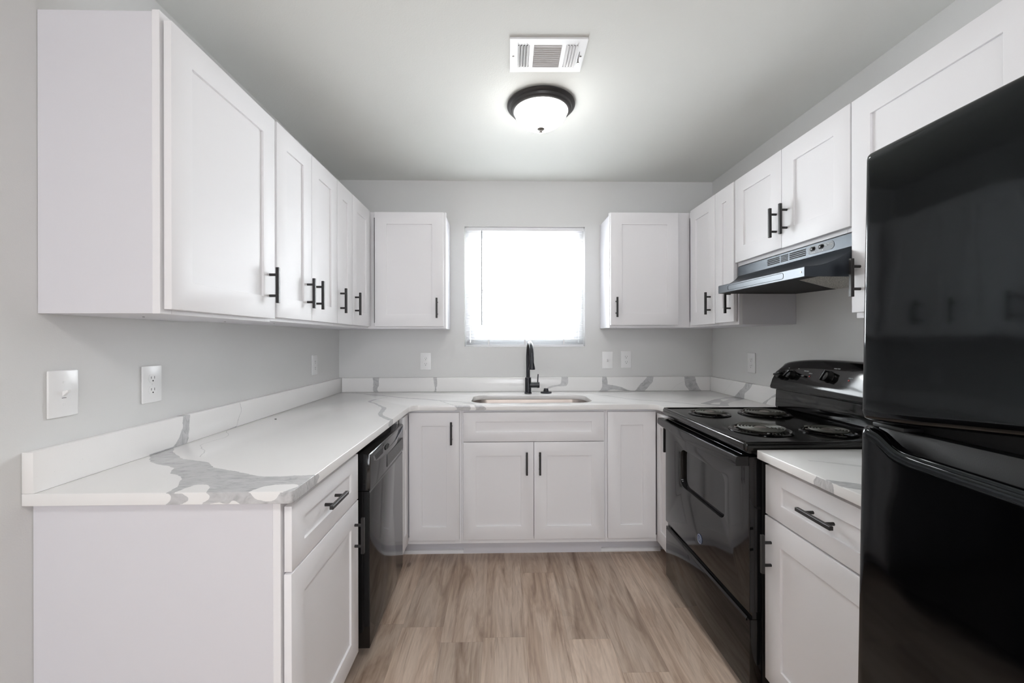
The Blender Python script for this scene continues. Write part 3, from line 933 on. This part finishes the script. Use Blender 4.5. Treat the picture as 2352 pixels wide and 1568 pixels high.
# ------------------------------------------------------------------ sink and faucet
t = thing('sink', 'stainless steel undermount sink below the window', 'sink', (1.358, -.397, .884), 0)
bm = BM()
def ring(pts, z): return [bm.verts.new((p[0] - 1.358, p[1] + .397, z - .884)) for p in pts]
R = [ring(rrect(.975, 1.741, -.589, -.2045, .10, 10), .8835), ring(rrect(.985, 1.731, -.579, -.2145, .098, 10), .8835),
     ring(rrect(.989, 1.727, -.575, -.2185, .095, 10), .874), ring(rrect(.992, 1.724, -.572, -.2215, .093, 10), .76),
     ring(rrect(1.0, 1.716, -.564, -.2295, .085, 10), .715), ring(rrect(1.03, 1.686, -.534, -.2595, .06, 10), .699)]
for a, b in zip(R, R[1:]):
    for i in range(len(a)):
        bm.faces.new((a[i], a[(i + 1) % len(a)], b[(i + 1) % len(a)], b[i]))
bm.faces.new(R[-1])
o = obj('basin', bm, 'steel', t, smooth=50)
bm = BM(); lathe(bm, [(.055, .0), (.055, .003), (.04, .003), (.036, -.004), (0, -.004)], (0, 0, .7 - .884)); obj('drain', bm, 'nickel', t)

t = thing('faucet', 'tall matte black gooseneck pull-down faucet behind the sink', 'faucet', (1.3572, -.15, .9142), 0)
bm = BM(); lathe(bm, [(0, 0.0002), (.0255, .0002), (.0255, .008), (.0215, .012), (.0212, .110), (.0195, .1115), (.0135, .112), (0, .112)]); obj('body', bm, 'faucet', t)
bm = BM()
path = [(0, 0, .105), (0, 0, .20), (0, 0, .26)]
for i in range(1, 13):
    a = PI * i / 12
    path.append((.007 * (1 - math.cos(a)), -.085 * (1 - math.cos(a)), .26 + .092 * math.sin(a)))
path.append((.0145, -.170, .235))
tube(bm, path, [.0130] * 3 + [.0125] * 12 + [.0115], 20); obj('spout', bm, 'faucet', t)
bm = BM(); tube(bm, [(.0145, -.170, .262), (.0145, -.170, .225), (.0145, -.1703, .20), (.0145, -.171, .182), (.0145, -.171, .178)], [.0125, .0135, .0185, .0215, .020], 24); obj('spray_head', bm, 'faucet', t)
bm = BM(); cyl(bm, (.012, 0, .059), (.058, 0, .059), .0185); cyl(bm, (.058, 0, .059), (.0605, 0, .059), .017); cyl(bm, (.060, 0, .059), (.079, 0, .059), .0205); obj('valve', bm, 'faucet', t)
bm = BM(); tube(bm, [(.0665, 0, .070), (.070, 0, .134)], .004, 10); obj('lever', bm, 'faucet', t)
bm = BM(); lathe(bm, [(0, .0003), (.0385, .0003), (.0395, .005), (.036, .0095), (.020, .013), (.0165, .022), (.0160, .031), (.0145, .033), (0, .033)])
o = tag(obj('sink_hole_cap', bm, 'faucet'), 'small black pedestal-shaped cap on the counter right of the faucet', 'cap'); o.location = (1.4845, -.13, .9142)


# ------------------------------------------------------------------ wall plates
def plate(name, label, cat, loc, rotz, kind, w=.078, h=.1235, group=None):
    t = thing(name, label, cat, loc, rotz, group)
    bm = BM(); box(bm, -w / 2, w / 2, -.0065, -.0005, -h / 2, h / 2, .003, 3); obj('cover_plate', bm, 'plastic', t)
    if kind == 'duplex':
        for s_ in (-1, 1):
            bm = BM(); cz = s_ * .0195
            pts = []
            for i in range(24):
                a = 2 * PI * i / 24
                pts.append((.0172 * math.cos(a), cz + max(-.0135, min(.0135, .0172 * math.sin(a)))))
            prism(bm, pts, 1, -.0064, -.0080, .0005, 1)
            rc = obj('receptacle', bm, 'plastic', t)
            bm = BM()
            box(bm, -.0072, -.0057, -.0083, -.0078, cz - .001, cz + .0065); box(bm, .0052, .0067, -.0083, -.0078, cz - .0015, cz + .007)
            cyl(bm, (0, -.0078, cz - .008), (0, -.0083, cz - .008), .0024, seg=12)
            obj('slots', bm, 'dark', rc)
        bm = BM(); cyl(bm, (0, -.0064, 0), (0, -.0074, 0), .0028, seg=12); obj('screw', bm, 'plastic', t)
    elif kind == 'toggle':
        bm = BM(); box(bm, -.0058, .0058, -.0067, -.0060, -.0125, -.0112); obj('slot', bm, 'dark', t)
        bm = BM(); prism(bm, [(-.006, -.008), (-.0205, .0045), (-.0215, .0105), (-.006, .0065)], 0, -.0046, .0046, .0008, 1); obj('toggle', bm, 'plastic', t)
        for s_ in (-1, 1):
            bm = BM(); cyl(bm, (0, -.0064, s_ * .030), (0, -.0074, s_ * .030), .0032, seg=12); obj('screw', bm, 'plastic', t)


plate('light_switch', 'white toggle light switch at the near end of the left wall', 'light switch', (0, -1.9115, 1.148), PI / 2, 'toggle', .079, .1245)
plate('wall_outlet', 'white duplex outlet on the left wall next to the light switch', 'outlet', (0, -1.6275, 1.1425), PI / 2, 'duplex')
plate('wall_outlet', 'white duplex outlet at the far end of the left wall near the corner', 'outlet', (0, -.4045, 1.1320), PI / 2, 'duplex')
plate('wall_outlet', 'white duplex outlet on the back wall left of the window', 'outlet', (.6240, 0, 1.1318), 0, 'duplex')
plate('light_switch', 'white toggle light switch on the back wall right of the window', 'light switch', (1.9482, 0, 1.1376), 0, 'toggle')
plate('wall_outlet', 'white duplex outlet on the back wall right of the light switch', 'outlet', (2.0860, 0, 1.1410), 0, 'duplex')
plate('wall_outlet', 'white duplex outlet on the right wall beside the range', 'outlet', (W, -.4912, 1.1415), -PI / 2, 'duplex')

# ------------------------------------------------------------------ ceiling lamp and register
t = thing('flush_mount_light', 'lit dome ceiling light with dark bronze ring above the kitchen floor', 'ceiling light', (1.3695, -.995, H), 0)
bm = BM(); lathe(bm, [(0, -.0005), (.158, -.0005), (.165, -.004), (.166, -.010), (.161, -.015), (.152, -.018), (.149, -.028), (.141, -.035), (.133, -.037), (.130, -.034), (.122, -.02), (0, -.02)], seg=96); obj('ring_pan', bm, 'bronze', t)
bm = BM()
prof = [(.126, -.022), (.1285, -.034)]
for i in range(1, 13):
    a = PI / 2 * i / 12
    prof.append((.1285 * math.cos(a), -.034 - .083 * math.sin(a)))
lathe(bm, prof, seg=96); obj('glass_shade', bm, 'dome', t)
bm = BM(); lathe(bm, [(0, -.116), (.015, -.116), (.0185, -.119), (.0155, -.123), (.0075, -.1265), (.0065, -.130), (.0085, -.134), (.0065, -.1385), (0, -.1395)], seg=24); obj('finial', bm, 'nickel', t)

t = thing('air_register', 'white metal ceiling air vent with louvers in front of the lit dome light', 'air vent', (1.360, -1.360, H), math.radians(-.9))
bm = BM(); hw, hd = .150, .0985
wins = [(-.118, -.072, -.066, .066), (-.056, .054, -.066, .066), (.070, .116, -.066, .066)]
xs = [-hw] + [v_ for w_ in wins for v_ in w_[:2]] + [hw]
for i in range(0, len(xs), 2):
    box(bm, xs[i], xs[i + 1], -hd, hd, -.0075, -.0005)
for w_ in wins:
    box(bm, w_[0], w_[1], -hd, w_[2], -.0075, -.0005); box(bm, w_[0], w_[1], w_[3], hd, -.0075, -.0005)
obj('face_plate', bm, 'trimwhite', t, smooth=0)
bm = BM(); box(bm, -.12, .12, -.068, .068, -.0012, -.0004); obj('duct_opening', bm, 'dark', t, 'dark opening behind the louvers')
def louver_bank(w_, along_x, k, lean):
    bm = BM()
    if along_x:
        L = (w_[3] - w_[2]) / k
        for i in range(k):
            y = w_[2] + (i + .5) * L
            prism(bm, [(y - lean * .0050, -.0100), (y - lean * .0042, -.0106), (y + lean * .0040, -.0028), (y + lean * .0032, -.0022)], 0, w_[0], w_[1])
    else:
        L = (w_[1] - w_[0]) / k
        for i in range(k):
            x = w_[0] + (i + .5) * L
            prism(bm, [(x - lean * .0055, -.0125), (x - lean * .0045, -.013), (x + lean * .0055, -.0028), (x + lean * .0045, -.0022)], 1, w_[2], w_[3])
    obj('louvers', bm, 'trimwhite', t, smooth=0)
louver_bank(wins[0], False, 4, 1)
louver_bank(wins[1], True, 11, -1)
louver_bank(wins[2], False, 4, -1)
for x in (-.136, .136):
    bm = BM(); lathe(bm, [(0, -.0095), (.003, -.009), (.0045, -.0078), (.0045, -.0074), (0, -.0074)], (x, 0, 0), 16); obj('screw', bm, 'nickel', t)
bm = BM(); box(bm, .1275, .1295, -.028, .025, -.0079, -.0070); obj('lever_slot', bm, 'dark', t)
bm = BM(); cyl(bm, (.1285, .018, -.0075), (.1285, .018, -.02), .0022, seg=10); cyl(bm, (.1285, .018, -.02), (.1285, .018, -.024), .0045, seg=12); obj('damper_lever', bm, 'nickel', t)

# ------------------------------------------------------------------ dishwasher (slightly out of line with the cabinets)
t = thing('dishwasher', 'glossy black built-in dishwasher under the left worktop', 'dishwasher', (0, -1.4225, 0), PI / 2 + .0179)
WD = .593
def dwy(x): return -x
bm = BM(); box(bm, .004, WD - .004, -.08, -.600, .09, .868, .002); box(bm, .02, WD - .02, -.10, -.545, .001, .09); obj('tub', bm, 'black_satin', t)
bm = BM(); prism(bm, [(-.6015, .085), (-.657, .085), (-.6585, .10), (-.6585, .690), (-.657, .698), (-.6015, .698)], 0, .003, WD - .003, .0012, 1); obj('door_panel', bm, 'dishwasher', t)
# control fascia: front face with a scooped vent / grip at its top
bm = BM(); prism(bm, [(-.6015, .700), (-.655, .700), (-.6615, .704), (-.6625, .836), (-.658, .8435), (-.6015, .8435)], 0, .001, WD - .001, .0015, 2)
cp = obj('control_panel', bm, 'dishwasher', t)
bm = BM()
prism(bm, [(.035, .826), (.045, .806), (.09, .794), (.15, .786), (.21, .783), (.30, .785), (.38, .790), (.46, .799), (.53, .810), (.57, .822), (.575, .826), (.50, .812), (.42, .802), (.34, .797), (.28, .798), (.285, .814), (.20, .826)], 1, -.6629, -.6620)
obj('grip_scoop', bm, 'dishwasher', cp, smooth=0)
bm = BM()
for k in range(5):
    z = .8235 - k * .0052
    box(bm, .056 + k * .006, .192 - k * .002, -.6634, -.6626, z - .0030, z)
obj('vent_slots', bm, 'dark', cp)
bm = BM(); prism(bm, [(.213, .814), (.222, .801), (.262, .799), (.285, .812), (.27, .820), (.225, .821)], 1, -.6660, -.6622, .001, 1); obj('latch', bm, 'dark', cp)
bm = BM(); box(bm, .254, .586, -.6632, -.6622, .716, .772, .0005, 1); obj('button_strip', bm, 'black_plastic', cp)
for k, x in enumerate((.27, .33, .39, .44, .49, .54)):
    bm = BM(); box(bm, x, x + .020, -.6636, -.6630, .743, .7465); obj('button_mark', bm, 'hoodpanel', cp)
bm = BM(); prism(bm, [(.391, .7945), (.46, .8005), (.54, .812), (.578, .822), (.578, .833), (.52, .818), (.44, .803)], 1, -.6640, -.6622); obj('glint_strip', bm, 'silver', cp, 'silver slanted strip painted in as a reflection glint at the far corner')  # bright strip painted in for the reflection in the grip recess

# ------------------------------------------------------------------ range
t = thing('electric_range', 'glossy black freestanding electric coil range against the right wall', 'stove', (0, 0, 0), 0)
YF, YNR = -.8375, -1.5985
YC = (YF + YNR) / 2
bm = BM(); box(bm, 2.092, 2.700, YNR + .002, YF - .002, .045, .888, .002)
for y in (YNR + .05, YF - .05):
    for x in (2.15, 2.62): cyl(bm, (x, y, .0005), (x, y, .05), .018, seg=12)
obj('body', bm, 'black_satin', t)
bm = BM(); prism(bm, [(2.047, .0), (2.047, .0)], 1, 0, 1) if False else None
# cooktop: slab with raised rim
co_ = rrect(2.030, 2.652, YNR, YF, .012, 4)
slab(bm, co_, [], .893, .9225, .006)
box(bm, 2.045, 2.65, YNR + .003, YF - .003, .886, .8935)
ct = obj('cooktop', bm, 'cooktop', t, smooth=40)
bm = BM()
for a, b, c_, d2 in ((2.036, 2.640, YNR + .004, YNR + .014), (2.036, 2.640, YF - .014, YF - .004), (2.036, 2.046, YNR + .014, YF - .014)):
    box(bm, a, b, c_, d2, .9215, .9265, .0022, 2)
obj('rim', bm, 'cooktop', ct)
# burners
def burner(x, y, R_, loops):
    bm = BM(); lathe(bm, [(R_ + .021, -.001), (R_ + .022, .003), (R_ + .016, .0062), (R_ + .010, .005), (R_ + .004, .0008), (.03, .0006), (0, .0006)], seg=56)
    bw = obj('drip_bowl', bm, 'range', t); bw.location = (x, y, .9228)
    bm = BM(); path = []
    n_ = loops * 30
    r_in = .030
    for i in range(n_ + 1):
        a = 2 * PI * i / 30
        rr = r_in + (R_ - .004 - r_in) * i / n_
        path.append((rr * math.cos(a), rr * math.sin(a), .0125))
    path.append((R_ + .012, 0, .008))
    tube(bm, path, .0040, 8)
    c_ = obj('coil', bm, 'coil', bw, smooth=60); c_.rotation_euler = (0, 0, 2.0)
    bm = BM(); lathe(bm, [(.023, .006), (.023, .0135), (.019, .0150), (.006, .0155), (0, .0155)], seg=32); obj('medallion', bm, 'steel', bw)
    for k in range(3):
        bm = BM()
        a = 2 * PI * k / 3 + .5
        p0 = Vector((.02 * math.cos(a), .02 * math.sin(a), .0075)); p1 = Vector((R_ * math.cos(a), R_ * math.sin(a), .0075))
        cyl(bm, p0, p1, .0016, seg=6)
        obj('support', bm, 'steel', bw)
burner(2.190, -1.025, .074, 4)
burner(2.456, -1.035, .094, 5)
burner(2.212, -1.395, .094, 5)
burner(2.452, -1.440, .074, 4)
# oven door
def holed_plate(bm, outer, inner, x0, x1, bev):
    es = []
    for L in (outer, inner):
        v_ = [bm.verts.new((x0, p[0], p[1])) for p in L]
        es += [bm.edges.new((v_[i], v_[(i + 1) % len(v_)])) for i in range(len(v_))]
    res = bmesh.ops.triangle_fill(bm, edges=es, use_beauty=True, use_dissolve=False)
    fs = [g for g in res['geom'] if isinstance(g, bmesh.types.BMFace)]
    ext = bmesh.ops.extrude_face_region(bm, geom=fs)
    bmesh.ops.translate(bm, verts=[g for g in ext['geom'] if isinstance(g, bmesh.types.BMVert)], vec=(x1 - x0, 0, 0))
    bmesh.ops.recalc_face_normals(bm, faces=bm.faces)
    front = [e_ for e_ in bm.edges if len(e_.link_faces) == 2 and e_.calc_face_angle(0) > math.radians(50) and abs(e_.verts[0].co.x - x0) < 1e-5 and abs(e_.verts[1].co.x - x0) < 1e-5]
    bmesh.ops.bevel(bm, geom=front, offset=bev, segments=3, affect='EDGES', profile=.5)


bm = BM()
wp = rrect(-1.430, -1.030, .578, .757, .036, 8)     # (y,z)
holed_plate(bm, [(YNR + .003, .3245), (YF - .003, .3245), (YF - .003, .8725), (YNR + .003, .8725)], wp, 2.046, 2.064, .003)
box(bm, 2.0642, 2.090, YNR + .003, YF - .003, .3245, .8725, .001, 1)
dr = obj('oven_door', bm, 'range_glass', t)
bm = BM(); prism(bm, rrect(-1.428, -1.032, .580, .755, .034, 8), 0, 2.0618, 2.0640, .0006, 1); obj('oven_window', bm, 'range_glass', dr)
# handle: bowed full width pull
bm = BM()
N = 24
rows = []
for i in range(N + 1):
    s_ = i / N
    y = YF - .012 + (YNR + .006 - YF + .012) * s_
    bow = math.sin(PI * s_)
    xo = 2.000 - .008 * bow
    zt_, zb_ = .8745 - .002 * bow, .8415 - .010 * bow ** .6
    xi = 2.0455 if (s_ < .05 or s_ > .95) else 2.018
    rows.append([bm.verts.new(p) for p in ((xo, y, zb_ + .003), (xo - .001, y, (zt_ + zb_) / 2), (xo + .002, y, zt_ - .002), (xo + .006, y, zt_), (xi, y, zt_), (xi, y, zb_), (xo + .004, y, zb_))])
for a, b in zip(rows, rows[1:]):
    for i in range(7): bm.faces.new((a[i], a[(i + 1) % 7], b[(i + 1) % 7], b[i]))
bm.faces.new(rows[0][::-1]); bm.faces.new(rows[-1])
obj('handle', bm, 'range', dr, smooth=35)
# badge on the oven door
bm = BM(); cyl(bm, (2.0458, -1.2265, .4100), (2.0440, -1.2265, .4100), .0215, seg=40); bd = obj('badge', bm, 'badge', dr)
bm = BM()
pth = [(2.0438, -1.2265 + .0185 * math.cos(2 * PI * i / 40), .4100 + .0185 * math.sin(2 * PI * i / 40)) for i in range(41)]
tube(bm, pth, .0011, 6, cap=False); obj('badge_ring', bm, 'silver', bd)
textmesh('lettering', 'GE', .021, 'silver', bd, (2.0437, -1.2265, .4100), (PI / 2, 0, -PI / 2))
# drawer
bm = BM(); box(bm, 2.0475, 2.090, YNR + .003, YF - .003, .035, .2985, .003, 2); box(bm, 2.058, 2.09, YNR + .006, YF - .006, .298, .325)
dw_ = obj('storage_drawer', bm, 'range', t)
bm = BM(); prism(bm, [(2.0480, .285), (2.0440, .2875), (2.0440, .292), (2.0485, .300)], 1, YNR + .02, YF - .02); obj('drawer_lip', bm, 'range', dw_)
# back guard
bm = BM()
prism(bm, [(2.6485, .9), (2.6485, .925), (2.640, .932), (2.645, 1.04), (2.700, 1.04), (2.700, .9)], 1, YNR, YF, .002, 2)
bgd = obj('riser', bm, 'range', t)
bm = BM()
N = 26
ytop = lambda s_: 1.158 + .034 * (1 - abs(2 * s_ - 1) ** 2.6)
rows = []
for i in range(N + 1):
    s_ = i / N
    e_ = .022 if i in (0, N) else (.004 if i in (1, N - 1) else 0)
    y = YF + .014 + (YNR - YF - .028) * s_
    zt_ = ytop(s_) - e_
    inset = .016 * max(0, 1 - min(s_, 1 - s_) * 14)
    rows.append([bm.verts.new(p) for p in ((2.7200, y, 1.026), (2.634, y, 1.022), (2.624, y, 1.027), (2.622, y, 1.038), (2.634, y, 1.075), (2.655, y, 1.075 + (zt_ - 1.075) * .6), (2.672 + inset * .3, y, zt_ - .012), (2.682, y, zt_ - .003), (2.694, y, zt_), (2.7200, y, zt_))])
for a, b in zip(rows, rows[1:]):
    for i in range(10): bm.faces.new((a[i], a[(i + 1) % 10], b[(i + 1) % 10], b[i]))
bm.faces.new(rows[0][::-1]); bm.faces.new(rows[-1])
bg = obj('control_panel', bm, 'range', t, smooth=40)
def px(z): return 2.634 + (2.655 - 2.634) * max(0, (z - 1.075)) / .065 if z > 1.075 else 2.628
PN = Vector((-.95, 0, .30)).normalized()
def knob(y, z, big=1.0, rot=.3):
    bm = BM()
    lathe(bm, [(0, .030), (.013 * big, .030), (.019 * big, .026), (.0215 * big, .006), (.0245 * big, .002), (.0245 * big, 0), (0, 0)], seg=32)
    box(bm, -.005, .005, -.0225 * big, .0225 * big, .010, .036, .003, 2)
    k_ = obj('knob', bm, 'black_plastic', bg, smooth=40)
    q = Vector((0, 0, 1)).rotation_difference(PN)
    k_.rotation_mode = 'QUATERNION'
    k_.rotation_quaternion = q @ Matrix.Rotation(rot, 3, 'Z').to_quaternion()
    k_.location = (px(z) - .001, y, z)
    return k_
knob(-.893, 1.100); knob(-.965, 1.108, 1.0, .8)
knob(-1.200, 1.118, 1.15, 1.2)
knob(-1.470, 1.108); knob(-1.543, 1.100)
bm = BM(); box(bm, -.004, .004, -.012, .012, 0, .010, .002); sw_ = obj('rocker_switch', bm, 'black_plastic', bg)
q = Vector((0, 0, 1)).rotation_difference(PN)
sw_.rotation_mode = 'QUATERNION'; sw_.rotation_quaternion = q; sw_.location = (px(1.108) - .0005, -1.048, 1.108)
for y, z in ((-1.083, 1.1105), (-1.309, 1.112)):
    bm = BM(); lathe(bm, [(0, .0025), (.003, .002), (.0042, 0), (0, 0)], seg=16); l_ = obj('indicator_light', bm, 'red', bg)
    l_.rotation_mode = 'QUATERNION'; l_.rotation_quaternion = q; l_.location = (px(z) - .0008, y, z)
ra = (math.radians(72), 0, -PI / 2)
for s_, y, z, sz in (('OVEN LIGHT', -1.055, 1.1335, .0055), ('SURFACE', -1.086, 1.1245, .0055), ('OVEN TEMP', -1.232, 1.157, .0065), ('OVEN ON', -1.318, 1.1225, .0055), ('OFF', -.93, 1.140, .005), ('OFF', -1.0, 1.141, .005)):
    textmesh('lettering', s_, sz, 'lettering', bg, (px(z) - .0022, y, z), ra)

# ------------------------------------------------------------------ range hood
t = thing('range_hood', 'black under-cabinet range hood above the range', 'range hood', (0, 0, 0), 0)
yf_, yn_ = -.8860, -1.6180
def hx(s_, far, near): return far + (near - far) * s_
NP = 9
def hood_profile(s_):
    # (x, z) outline of the outer skin from wall top round the front to the lip bottom
    xf = hx(s_, 2.413, 2.413); xl = hx(s_, 2.308, 2.228); zl = hx(s_, 1.567, 1.543); zb_ = hx(s_, 1.526, 1.507)
    pr = [(W - .002, 1.6665), (xf + .002, 1.6665), (xf, 1.6645), (xf, 1.618)]
    for k in range(1, NP):
        q_ = k / NP
        x = xf + (xl - xf) * q_
        z = 1.614 + (zl - 1.614) * (1 - (1 - q_) ** 2.2)
        pr.append((x, z))
    pr += [(xl + .003, zl), (xl, zl - .003), (xl, zb_ + .001), (xl + .006, zb_)]
    return pr
bm = BM()
N = 14
rows = []
for i in range(N + 1):
    s_ = i / N; y = yf_ + (yn_ - yf_) * s_
    rows.append([bm.verts.new((x, y, z)) for x, z in hood_profile(s_)])
for a, b in zip(rows, rows[1:]):
    for j in range(len(a) - 1): bm.faces.new((a[j], a[j + 1], b[j + 1], b[j]))
# sides
for row, s_ in ((rows[0], 0), (rows[-1], 1)):
    zb_ = hx(s_, 1.526, 1.507)
    y = yf_ if s_ == 0 else yn_
    e = bm.verts.new((W - .002, y, zb_))
    bm.faces.new(row + [e] if s_ == 0 else (row + [e])[::-1])
hs_ = obj('shell', bm, 'hood', t, smooth=25)
# underside: flat front pan, recessed filter
def zu(x, y):
    s_ = (y - yf_) / (yn_ - yf_)
    return hx(s_, 1.526, 1.507)
bm = BM()
def quad(pts, dz=0.0): bm.faces.new([bm.verts.new((x, y, zu(x, y) + dz)) for x, y in pts])
quad([(2.314, yf_ - .001), (W - .003, yf_ - .001), (W - .003, -1.150), (2.66, -1.190)], .0005)
quad([(2.314, yf_ - .001), (2.66, -1.190), (2.292, -1.500), (2.280, yn_ + .001), (2.236, yn_ + .001)], .0005)
obj('underside_pan', bm, 'dark', t, smooth=0)
bm = BM()
fp = [(2.655, -1.192), (W - .006, -1.152), (W - .006, yn_ + .003), (2.282, yn_ + .003), (2.294, -1.500)]
va = [bm.verts.new((x, y, zu(x, y) + .0012)) for x, y in fp]
bm.faces.new(va)
ext = bmesh.ops.extrude_face_region(bm, geom=bm.faces[:]); bmesh.ops.translate(bm, verts=[g for g in ext['geom'] if isinstance(g, bmesh.types.BMVert)], vec=(0, 0, .010))
ft = obj('grease_filter', bm, 'filter', t, 'silver woven metal grease filter', smooth=0)
# front lip groove
bm = BM()
loop = rrect(-1.490, -1.000, 0, .022, .0105, 6)
def lipx(y): return hx((y - yf_) / (yn_ - yf_), 2.308, 2.228)
def lipz(y): return hx((y - yf_) / (yn_ - yf_), 1.535, 1.514)
pth = [(lipx(p[0]) - .0002, p[0], lipz(p[0]) + p[1]) for p in loop]; pth.append(pth[0])
tube(bm, pth, .0009, 6, cap=False); obj('lip_groove', bm, 'dark', hs_)
# vents on the face
for ya, yb, k in ((-1.1287, -1.213, 4), (-1.2225, -1.268, 5), (-1.2785, -1.3745, 4)):
    bm = BM()
    H0, H1 = 1.6275, 1.6585
    L = (H1 - H0) / k
    for i in range(k):
        box(bm, 2.4122, 2.4135, ya, yb, H0 + i * L + L * .15, H0 + i * L + L * .82)
    obj('vent_slots', bm, 'dark', hs_)
bm = BM(); prism(bm, rrect(-1.5215, -1.3865, 1.6268, 1.6590, .0155, 8), 0, 2.4118, 2.4132, .0004, 1); pn = obj('switch_panel', bm, 'hoodpanel', hs_, 'grey rounded switch panel')
for y in (-1.4125, -1.4560):
    bm = BM(); prism(bm, rrect(y - .015, y + .012, 1.6385, 1.6555, .0075, 6), 0, 2.4113, 2.4120); sw_ = obj('switch_well', bm, 'dark', pn)
    bm = BM(); box(bm, 2.4055, 2.4115, y - .009, y + .004, 1.6425, 1.6525, .002, 2); obj('rocker', bm, 'black_plastic', sw_)
    for dy in (-.009, -.001, .007):
        bm = BM(); box(bm, 2.4112, 2.4119, y + dy - .002, y + dy + .002, 1.6318, 1.6334); obj('switch_mark', bm, 'lettering', pn)
textmesh('lettering', 'NuTone', .0115, 'lettering', pn, (2.4113, -1.4955, 1.6465), (PI / 2, 0, -PI / 2))
bm = BM(); cyl(bm, (2.2310, -1.600, 1.525), (2.2285, -1.600, 1.525), .003, seg=14); obj('screw', bm, 'nickel', hs_)

# ------------------------------------------------------------------ refrigerator (leans back a little)
t = thing('refrigerator', 'tall glossy black top-freezer refrigerator at the right edge', 'refrigerator', (1.9250, -2.1620, 0), -PI / 2)
t.rotation_euler = (0, math.radians(1.08), 0)
# local frame here: x = depth (0 at door front, + towards the wall), y = - along the front, z up
FW = .755
bm = BM(); box(bm, .075, .735, -FW + .004, -.004, .03, 1.672, .004, 2)
box(bm, .10, .70, -FW + .03, -.03, .002, .03)
obj('cabinet_body', bm, 'fridge_side', t)


def door_skin(name, outline, x_back, zlo, zhi):
    """front skin with softly crowned face; outline(y01)->(zbottom, ztop)"""
    bm = BM(); NY, NZ = 60, 40
    g = []
    for i in range(NY + 1):
        s_ = i / NY
        # denser near the ends
        s_ = .5 - .5 * math.cos(PI * s_)
        y = -FW * s_
        zb_, zt_ = outline(-y)
        col = []
        for j in range(NZ + 1):
            q_ = .5 - .5 * math.cos(PI * j / NZ)
            z = zb_ + (zt_ - zb_) * q_
            dy = min(-y, FW + y); dz = min(z - zb_, zt_ - z)
            rx = 0.0
            R1 = .014
            if dy < R1: rx += R1 - math.sqrt(max(0, R1 * R1 - (R1 - dy) ** 2))
            if dz < R1: rx += R1 - math.sqrt(max(0, R1 * R1 - (R1 - dz) ** 2))
            rx = min(rx, R1 * 1.25)
            crown = .0035 * ((2 * s_ - 1) ** 2)
            col.append(bm.verts.new((rx + crown, y, z)))
        g.append(col)
    for a, b in zip(g, g[1:]):
        for j in range(NZ): bm.faces.new((a[j], a[j + 1], b[j + 1], b[j]))
    # back
    border = [g[i][0] for i in range(NY + 1)] + [g[NY][j] for j in range(1, NZ + 1)] + [g[i][NZ] for i in range(NY - 1, -1, -1)] + [g[0][j] for j in range(NZ - 1, 0, -1)]
    bk = [bm.verts.new((x_back, v_.co.y, v_.co.z)) for v_ in border]
    for i in range(len(border)):
        j = (i + 1) % len(border)
        bm.faces.new((border[i], border[j], bk[j], bk[i]))
    bm.faces.new(bk)
    return obj(name, bm, 'fridge', t, smooth=50)


def lerp_pts(P, v_):
    for (a, b), (c_, d2) in zip(P, P[1:]):
        if v_ <= c_: return b + (d2 - b) * (v_ - a) / (c_ - a)
    return P[-1][1]
FB = [(0, 1.118), (.02, 1.1175), (.045, 1.1185), (.12, 1.124), (.18, 1.131), (.30, 1.143), (.62, 1.143), (.70, 1.128), (.74, 1.1185), (.80, 1.118)]
RT = [(0, 1.1035), (.030, 1.100), (.048, 1.093), (.066, 1.078), (.080, 1.071), (.11, 1.0665), (.30, 1.060), (.62, 1.062), (.66, 1.070), (.70, 1.095), (.72, 1.1035), (.80, 1.1035)]
def sm(P):
    return lambda v_: sum(lerp_pts(P, min(max(v_ + k * .006, 0), .80)) for k in (-2, -1, 0, 1, 2)) / 5
fb, rt = sm(FB), sm(RT)
fd = door_skin('freezer_door', lambda y: (fb(y), 1.690), .068, 0, 0)
rd = door_skin('fridge_door', lambda y: (.075, rt(y)), .030, 0, 0)
bm = BM(); box(bm, .042, .072, -FW + .006, -.006, .08, 1.1030, .002); box(bm, .0305, .042, -FW + .006, -.006, .08, 1.030)
obj('door_liner', bm, 'fridge_side', rd)
bm = BM(); box(bm, .03, .071, -.075, -.004, 1.1035, 1.1120, .0015); obj('hinge_cover', bm, 'fridge_side', t)
bm = BM(); box(bm, .072, .0765, -FW + .01, -.01, .09, 1.66); obj('door_gasket', bm, 'dark', t)
# rolled grip along the dip of the fridge door
bm = BM()
pth = []; rad = []
for i in range(40):
    y = .066 + (.62 - .066) * i / 39
    pth.append((.0135, -y, rt(y) - .004)); rad.append(.0085 * min(1, .35 + min(i, 39 - i) / 7))
tube(bm, pth, rad, 14); obj('grip', bm, 'fridge', rd, smooth=60)
